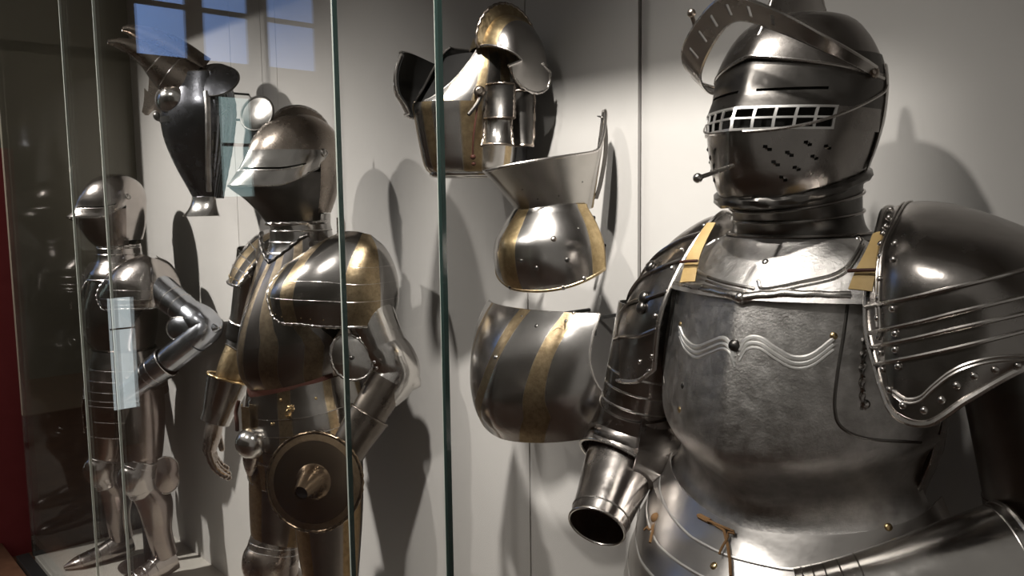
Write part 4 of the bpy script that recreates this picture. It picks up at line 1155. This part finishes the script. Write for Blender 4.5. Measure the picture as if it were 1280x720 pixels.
# legs
for sgn, hip, knee, ank in ((1, (.120, .02, .80), (.165, .0, .45), (.185, .065, .095)), (-1, (-.115, -.01, .80), (-.150, -.045, .42), (-.170, .0, .085))):
    hip, knee, ank = V(hip), V(knee), V(ank)
    cu_ = G().limb([hip, hip.lerp(knee, .4), hip.lerp(knee, .75), knee + V((0, .005, .045))], [(.088, .095), (.086, .092), (.072, .078), (.062, .066)], 36, 24)
    cu_.build('cuisse', fd, far, th=-.002)
    po = G().limb([knee + V((0, .003, .062)), knee + V((0, -.008, .03)), knee + V((0, -.016, .0)), knee + V((0, -.005, -.045)), knee + V((0, .002, -.07))], [(.064, .068), (.067, .073), (.068, .082), (.060, .066), (.055, .06)], 36, 24)
    pk_ = po.build('knee_cop', fs, far, th=-.002)
    for k in (0, 4, 18, -1): G().tube([c[k] for c in po.last], .0026, 8, closed=True).build('lame_edge', M['edge'], pk_)
    wv = disc(knee + V((sgn * .058, .075, 0)), (sgn * .9, -.25, .05), .056, .012, shape=lambda p: 1 + .38 * abs(math.sin(p)) - .25 * max(0, math.cos(p)) * (1 if sgn > 0 else 1))
    G().grid(wv, cu=True).build('knee_wing', fd, pk_, th=.002)
    G().tube([c[-1] for c in wv], .003, 8, closed=True).build('wing_edge', M['edge'], pk_)
    gr_ = G().limb([knee + V((0, .004, -.055)), knee.lerp(ank, .35) + V((0, .015, 0)), knee.lerp(ank, .7), ank], [(.056, .06), (.060, .068), (.046, .05), (.041, .045)], 36, 24)
    gr_.build('greave', fd, far, th=-.002)
    sb = G().limb([ank + V((0, .04, -.025)), ank + V((0, -.02, -.038)), ank + V((sgn * .01, -.10, -.055)), ank + V((sgn * .015, -.18, -.064)), ank + V((sgn * .018, -.235, -.072))], [(.034, .046), (.042, .052), (.046, .038), (.040, .026), (.008, .008)], 32, 26, up=V((0, 0, 1)))
    so = sb.build('sabaton', fs, far)
    for k in (9, 12, 15, 18): G().tube([c[k] for c in sb.last], .0022, 6, closed=True).build('lame_edge', M['edge'], so)
sp_ = G().tube([(0, .05, .012), (0, .05, .95)], .014, 12).ball((0, .05, .008), .12, 24, 8, (1, 1, .09)); sp_.build('stand', M['blackpaint'], far)
# ================================================================== PIECES HUNG ON THE WALL
def pins(parent, pts, org, mat=None):
    for p in pts:
        p = V(p); G().tube([p, V((p.x, YW - .001 - org.y, p.z))], .004, 8).build('wall_pin', mat or M['blackpaint'], parent)
gsteel0, gsteel1 = (.40, .385, .37), (.54, .52, .50)
M['gb_bowl'] = banded('gilt_banded_bowl', gsteel0, gsteel1, (.30, .225, .13), (.48, .37, .22), [(.465, .016), (.535, .016), (.655, .030), (.775, .02), (.34, .03)], rough=.24)
M['gb_cheek'] = banded('gilt_banded_cheek', gsteel0, gsteel1, (.34, .255, .145), (.54, .42, .255), [(.07, .014), (.15, .016), (.235, .022), (.93, .014), (.85, .016)], rough=.24)
M['gb_skull'] = banded('gilt_banded_skull', (.42, .40, .385), (.55, .53, .51), (.36, .27, .15), (.56, .44, .26), [(.0, .26)], axis='v', rough=.22)
M['gb_collar'] = banded('gilt_banded_collar', (.40, .385, .36), (.52, .50, .47), (.38, .28, .15), (.54, .42, .24), [(.90, .06)], rough=.27)
M['gb_gorget'] = banded('gilt_banded_gorget', gsteel0, (.58, .56, .54), (.42, .31, .16), (.60, .46, .26), [(.16, .07), (.50, .06), (.98, .06)], rough=.2)
M['gb_plack'] = banded('gilt_banded_plackart', gsteel0, (.58, .56, .54), (.25, .185, .11), (.40, .31, .19), [(.34, .036), (.62, .048), (.0, .02)], rough=.2, slant=-.20)

# ---- 1: gilt helmet, opened, at the top
H1 = V((-1.475, 1.235, 1.62))
h1 = thing('close_helmet', 'gilt-banded helmet hung open high on the wall, above the flaring neck plate', 'helmet', H1, 'armor pieces hung on the wall')
BO = [(.0, .078, .115, .075, 1.5, .45), (.012, .088, .132, .082, 1.4, .44), (.06, .097, .146, .09, 1.35, .44), (.12, .104, .158, .094, 1.35, .44), (.150, .107, .160, .096, 1.4, .45), (.19, .106, .125, .098, 1.6, .48), (.24, .098, .085, .096, 1.9, .5), (.275, .080, .06, .082, 2, .5), (.29, .06, .045, .065, 2, .5)]
bw_ = section_grid(BO, seq(.0, .150, 18), seq(-PI, PI, 81)[:-1])
bw2 = section_grid(BO, seq(.150, .288, 14), seq(D(-175), D(175), 70))
for i, c in enumerate(bw2):
    th = D(-175) + D(350) * i / 69
bowl = G().grid(bw_, cu=True)
o1 = bowl.build('bevor', M['gb_bowl'], h1, th=-.002)
# cheeks rising behind the open face
chk = []
for th in seq(D(10), D(350), 76):
    t = min(th, 2 * PI - th)
    q = max(0.0, min(1.0, (t - D(10)) / D(52))); q = q * q * (3 - 2 * q)
    ztop = .152 + .135 * q
    chk.append([p for p in section_grid(BO, seq(.150, ztop, 14), [th])[0]])
sc_ = G().grid(chk).build('cheek_plate', M['gb_cheek'], h1, th=-.002)
G().tube([c[0] for c in bw_], .0075, 10, closed=True).build('neck_roll', M['bright'], o1)
G().tube([c[-1] for c in chk] , .0028, 8).tube(chk[0], .003, 8).build('turned_edge', M['edge'], sc_)
G().grid(section_grid(BO, seq(.01, .26, 10), seq(-PI, PI, 41)[:-1], off=-.014), cu=True, capa=True, capb=True).build('lining', M['dark_cloth'], h1)
# swung-forward visor plate
VT = [(.125, .10, .185, .1, 1.5, .45), (.145, .105, .196, .1, 1.5, .45), (.165, .11, .212, .1, 1.45, .45), (.20, .112, .216, .1, 1.45, .45), (.235, .108, .205, .1, 1.5, .45), (.262, .10, .188, .1, 1.6, .45)]
vg = section_grid(VT, seq(.125, .245, 14), seq(D(-80), D(1), 40))
for i, c in enumerate(vg):
    for j, p in enumerate(c):
        t = i / 39; v = j / 13
        p.y += .02 * max(0, v - .55) * (1 - t) * 4
        if v > .6: p.z += .018 * math.sin(t * PI * 1.0) * (v - .6) / .4
v1 = G().grid(vg).build('visor', M['bright'], h1, th=.002)
G().grid([[V((p.x * .97, p.y + .006, p.z)) for p in c] for c in vg]).build('lining', M['dark_cloth'], v1, th=.002)
G().tube([c[0] for c in vg], .004, 8).tube([c[-1] for c in vg], .003, 8).tube(vg[-1], .003, 8).build('turned_edge', M['edge'], v1)
# skull with gilt crest, tilted up and back
SKO = V((.082, .026, .244))
def skp(th, t, rx=.080, ry=.082, rz=.098):
    # th from front (0) over the crown to the back (pi); t from crest (0) to side (1)
    a = th; e = min(t, 1.0) * PI / 2; c = math.cos(e)
    ex = max(0.0, t - 1.0)
    return SKO + V((rx * math.sin(e) * (1 - .25 * ex), -ry * math.cos(a) * max(c, .0) * 1.0 - .03 * math.cos(a) * t * t, rz * math.sin(a) * c - .11 * ex * max(0.0, math.sin((th - D(30)) / D(150) * PI)) ** .7 - .012 * t * t))
sg_ = []
for t in seq(0, 1.0, 22):
    sg_.append([skp(th, t * 1.45) for th in seq(D(14), D(192), 44)])
sgT = [[sg_[i][j] for i in range(22)] for j in range(44)]
s1 = G().grid(sgT)
for sgn in (-1,):
    s1.grid([[V((2 * SKO.x - p.x, p.y, p.z)) for p in c] for c in sgT], flip=True)
sk1 = s1.build('skull', M['gb_skull'], h1, th=.0025)
G().tube([c[-1] for c in sgT], .0032, 8, rope=.2).tube([c for c in sgT[0]], .0032, 8).tube(sgT[-1], .003, 8).build('turned_edge', M['edge'], sk1)
cg = []
for th in seq(D(12), D(192), 60):
    d = V((0, -math.cos(th), math.sin(th))); b0 = SKO + V((0, -.082 * math.cos(th), .098 * math.sin(th)))
    h = .024 * max(0.0, math.sin((th - D(12)) / D(180) * PI)) ** .4
    cg.append([b0 + V((.012, 0, 0)) - d * .004, b0 + V((.005, 0, 0)) + d * h * .6, b0 + V((.0022, 0, 0)) + d * h, b0 + V((-.0022, 0, 0)) + d * h, b0 + V((-.005, 0, 0)) + d * h * .6, b0 + V((-.012, 0, 0)) - d * .004])
cr1 = G().grid(cg).build('crest', M['gold'], h1)
G().tube([(c[2] + c[3]) * .5 for c in cg], .0036, 8, rope=.35).build('roped_edge', M['brown'], h1)
# hanging ear flaps
def flap(cen, w, h, fl, mat, parent, n=V((.62, -.76, .1)), name='ear_flap'):
    n = n.normalized(); x = V((0, 0, 1)).cross(n).normalized(); gg = []
    for u in seq(-1, 1, 13):
        col = []
        for v in seq(0, 1, 13):
            ww = w * (1 + fl * v * v); col.append(V(cen) + x * (u * ww) - V((0, 0, 1)) * (h * v) + n * (.012 * (1 - u * u) + .018 * v * v))
        gg.append(col)
    ob = G().grid(gg).build(name, mat, parent, th=.0025)
    G().tube(gg[0], .0028, 8, rope=.3).tube(gg[-1], .0028, 8, rope=.3).tube([c[-1] for c in gg], .003, 8).tube([c[0] for c in gg], .0026, 8, rope=.3).build('roped_edge', M['brown'], ob)
    return ob
flap((.122, -.030, .185), .030, .075, .05, M['black'], h1)
flap((.126, -.042, .112), .028, .062, .22, M['bright'], h1, n=V((.62, -.74, .25)))
flap((.118, .035, .175), .028, .12, -.25, M['black'], h1, n=V((.8, -.5, .1)))
# pivot, hook and strap
G().ball((.106, -.075, .168), .013, 16, 10, (1, 1, .6), V((.8, -.6, .1))).tube([(.113, -.08, .168), (.118, -.085, .168)], .006, 8).build('visor_pivot', M['brown'], h1)
G().tube(cr([(.110, -.075, .158), (.112, -.088, .140), (.108, -.108, .118)], 10), .0042, 8).build('hook', M['black'], h1)
G().tube(cr([(.108, -.078, .165), (.110, -.088, .12), (.106, -.094, .07), (.098, -.09, .03)], 20), .0022, 6).ball((.098, -.089, .032), .006).ball((.095, -.085, .018), .005).build('side_strap', M['red_leather'], h1)
pins(h1, [(0, .075, .20), (.03, .09, .10)], H1)

# ---- 2: gorget with tall flaring collar
H2 = V((-1.235, 1.262, 1.36))
h2 = thing('gorget', 'flaring tall-collared neck plate with gilt edges, hung on the wall above the breastplate', 'neck armor', H2, 'armor pieces hung on the wall')
ga = []
for th in seq(D(-70), D(142), 80):
    tt = max(0, th / D(142))
    r_ = max(0.0, min(1.0, (tt - .58) / .36)); r_ = r_ * r_ * (3 - 2 * r_)
    ztop = .258 + .034 * min(1, tt / .6) + .088 * r_
    zbot = .17 + .015 * tt
    col = []
    ft = .188 if th > -9 else .188
    for v in seq(0, 1, 20):
        z = zbot + (ztop - zbot) * v
        f = .095 + .098 * v ** 1.1; a = .072 + .035 * v; b = .062 + .018 * v
        x, y = pt(th, a, f, b, 1.7, .5)
        col.append(V((x, y, z)))
    ga.append(col)
col_ = G().grid(ga).build('collar', M['gb_collar'], h2, th=-.0025)
G().tube([c[-1] for c in ga], .0034, 8).tube(ga[-1], .003, 8).tube(ga[0], .003, 8).build('turned_edge', M['edge'], col_)
GB = [(.0, .125, .120, .06, 1.5, .5), (.05, .132, .150, .06, 1.45, .5), (.11, .128, .155, .07, 1.5, .5), (.15, .108, .130, .07, 1.6, .5), (.185, .080, .102, .065, 1.8, .5)]
gb = []
for th in seq(D(-85), D(86), 70):
    u = th / D(86); col = []
    for v in seq(0, 1, 20):
        zlo = .015 + .055 * (1 - math.cos((u - .35) * 1.6)) + .02 * max(0, u)
        z = zlo + (.19 - zlo) * v
        a, f, b, k, m_ = tab(GB, z); x, y = pt(th, a, f, b, k, m_); col.append(V((x, y, z)))
    gb.append(col)
gs = G().grid(gb); body = gs.build('neck_plate', M['gb_gorget'], h2, th=-.0025)
G().tube([c[0] for c in gb], .0042, 8).tube(gb[-1], .003, 8).build('turned_edge', M['gold'], body)
sG = Surf(gs, H2)
for px, py, r_, mt in ((692, 299, .0065, M['brown']), (709, 325, .0055, M['black']), (671, 335, .005, M['black']), (652, 326, .004, M['black']), (723, 286, .003, M['black']), (733, 350, .0055, M['edge']), (647, 362, .006, M['edge']), (705, 365, .0055, M['edge'])):
    p, n = sG.cast(px, py, .0012); rivet(body, p, n, mt, r_)
sC = Surf(G().grid(ga), H2)
for px, py in ((653, 236), (672, 248), (698, 244), (727, 227)):
    p, n = sC.cast(px, py, .001); rivet(col_, p, n, M['black'], .003)
sp2 = cr([(.055, .062, .372), (.072, .060, .36), (.080, .055, .30), (.075, .045, .235), (.066, .04, .20)], 24)
G().grid([[p + V((0, -.006, 0)), p + V((.002, 0, 0)), p + V((0, .006, 0))] for p in sp2]).build('neck_strap', M['black'], h2, th=.002)
pins(h2, [(0, .05, .16), (.03, .05, .10)], H2)

# ---- 3: breastplate
H3 = V((-1.20, 1.205, 1.095))
h3 = thing('breastplate', 'polished breastplate with two slanting gilt bands, lowest piece hung on the wall', 'breastplate', H3, 'armor pieces hung on the wall')
P3o = [(.0, .185, .142, .1, 1.5, .5), (.04, .192, .160, .1, 1.45, .5), (.10, .200, .168, .1, 1.4, .5), (.17, .203, .158, .1, 1.4, .5), (.24, .198, .138, .1, 1.45, .5), (.29, .188, .115, .1, 1.5, .5), (.325, .175, .092, .1, 1.6, .5)]
P3 = [(r[0] * .77,) + r[1:] for r in P3o]
pg = []
for u in seq(-1, 1, 80):
    col = []
    for z in seq(0, .25, 40):
        lim = 86.0 if z < .05 else tab([(.05, 86.0), (.09, 66.0), (.15, 56.0), (.21, 57.0), (.25, 64.0)], z)[0]
        a, f, b, k, m_ = tab(P3, z); x, y = pt(u * D(lim), a, f, b, k, m_)
        col.append(V((x, y, z + .03 * (abs(x) / .2) ** 2 * (1 - z / .25))))
    pg.append(col)
ps = G().grid(pg); pb = ps.build('chest_plate', M['gb_plack'], h3, th=-.003)
G().tube(pg[-1], .0034, 8).tube(pg[0], .0034, 8).tube([c[-1] for c in pg], .0026, 8).tube([c[0] for c in pg], .0026, 8).build('turned_edge', M['edge'], pb)
s3 = Surf(ps, H3)
for px, py, r_ in ((671, 408, .005), (653, 396, .004), (708, 402, .005), (716, 382, .005)):
    p, n = s3.cast(px, py, .001); rivet(pb, p, n, M['black'], r_)
p, n = s3.cast(621, 447, .002); rivet(pb, p, n, M['edge'], .006)
G().tube(s3.line([(689, 415), (698, 410), (706, 412), (707, 404)], 14, .002), .0022, 6).build('engraved_mark', M['gold'], pb)
pins(h3, [(.05, .0, .22), (-.05, .0, .22)], H3)
G().box((-.12, -.02, .20), (.12, .0, .235)).build('hanger_bar', M['blackpaint'], h3, bevel=.002)

# ---- 4: far bundle of shoulder and face plates
H4 = V((-2.90, 1.20, 1.55))
h4 = thing('reinforcing_armor', 'dark fluted chest and shoulder reinforcing plates hung on the wall left of the middle helmet', 'armor plates', H4, 'armor pieces hung on the wall')
M['flute'] = metal('fluted_dark_blue_steel', (.13, .135, .15), (.21, .215, .24), .26, .1)
Q4 = [(.0, .055, .03, .05, 1.6, .5), (.06, .075, .06, .06, 1.5, .5), (.14, .115, .10, .07, 1.45, .5), (.24, .162, .135, .08, 1.4, .5), (.33, .175, .140, .09, 1.4, .5), (.40, .150, .12, .09, 1.5, .5), (.45, .13, .10, .09, 1.6, .5)]
qg = []
for th in seq(D(-88), D(125), 140):
    col = []
    for z in seq(.03, .45, 36):
        a, f, b, k, m_ = tab(Q4, z)
        fl = .0014 * math.sin(th * 48) if th > D(70) else 0
        x, y = pt(th, a + fl, f + fl, b, k, m_); col.append(V((x, y, z)))
    qg.append(col)
q4 = G().grid(qg).build('chest_plate', M['flute'], h4, th=-.0025)
G().tube(qg[-1], .004, 8, rope=.2).tube([c[-1] for c in qg], .003, 8).tube(qg[0], .003, 8).build('turned_edge', M['black'], q4)
md = [qg[100][j] + V((.0005, -.001, 0)) for j in range(2, 30)]
G().tube(md, .010, 8).build('centre_band', M['dark_etch'], q4)
# flared lower lip
lg_ = []
for th in seq(D(-88), D(88), 50):
    col = []
    for v in seq(0, 1, 8):
        a, f, b, k, m_ = tab(Q4, .04 - .04 * v); x, y = pt(th, .072 - .004 * v + .03 * v * v, .052 + .035 * v * v, .05, 1.6, .5); col.append(V((x, y, .035 - .065 * v)))
    lg_.append(col)
G().grid(lg_).build('flared_lip', M['bright'], h4, th=.002)
# cheek dome with dark opening
dg = disc((.035, -.118, .365), (.55, -.80, .25), .055, .03, shape=lambda p: 1 + .12 * math.cos(2 * p))
d4 = G().grid(dg, cu=True).build('cheek_dome', M['bright'], h4, th=-.002)
G().tube([c[-1] for c in dg], .004, 8, closed=True).build('turned_edge', M['black'], d4)
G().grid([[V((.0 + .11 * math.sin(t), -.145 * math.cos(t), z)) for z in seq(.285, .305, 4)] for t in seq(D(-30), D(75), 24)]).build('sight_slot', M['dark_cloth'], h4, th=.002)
# beaked visor reaching out to the left
vk = G().limb([(.03, -.06, .41), (.0, -.11, .455), (-.02, -.165, .505), (-.04, -.235, .535), (-.05, -.285, .540)], [(.055, .075), (.052, .065), (.044, .045), (.026, .02), (.006, .006)], 36, 28, up=V((0, 0, 1)))
v4 = vk.build('visor', M['brown'], h4, th=-.002)
for k in (6, 11): G().tube([c[k] for c in vk.last], .0028, 8, closed=True).build('visor_rim', M['edge'], v4)
vk2 = G().limb([(.0, .0, .47), (-.015, -.07, .525), (-.03, -.14, .562), (-.05, -.205, .585), (-.055, -.235, .588)], [(.05, .05), (.05, .042), (.042, .034), (.026, .018), (.006, .006)], 32, 24, up=V((0, 0, 1)))
vk2.build('upper_visor', M['brown'], h4, th=-.002)
# dark wing plate on its left
wg4 = disc((.112, -.02, .425), (.42, -.70, .62), .082, .018, shape=lambda p: .85 + .62 * max(0, math.cos(p + .30)) ** 3 + .12 * max(0, -math.cos(p)))
w4 = G().grid(wg4, cu=True).build('shoulder_wing', M['flute'], h4, th=-.0025)
G().tube([c[-1] for c in wg4], .0034, 8, closed=True).build('turned_edge', M['black'], w4)
# lames and tags hanging under the beak
for k, (x, y, z, l) in enumerate(((-.045, -.12, .46, .10), (-.05, -.09, .42, .12), (-.04, -.14, .40, .08))):
    gg = [[V((x + .02 * u, y + .035 * u, z - l * v + .01 * math.cos(u * 5))) + V((0, -.012 * v * v, 0)) for v in seq(0, 1, 8)] for u in seq(-1, 1, 9)]
    G().grid(gg).build('hanging_lame', M['brown'], h4, th=.0025)
G().tube([(-.05, -.12, .36), (-.06, -.13, .325)], .003, 8).ball((-.06, -.132, .312), .018, 14, 10).build('hanging_knob', M['black'], h4)
G().tube([(.12, .0, .30), (.27, -.03, .31)], .004, 8).build('support_rod', M['black'], h4)
pins(h4, [(0, .06, .40), (.08, .05, .30)], H4)
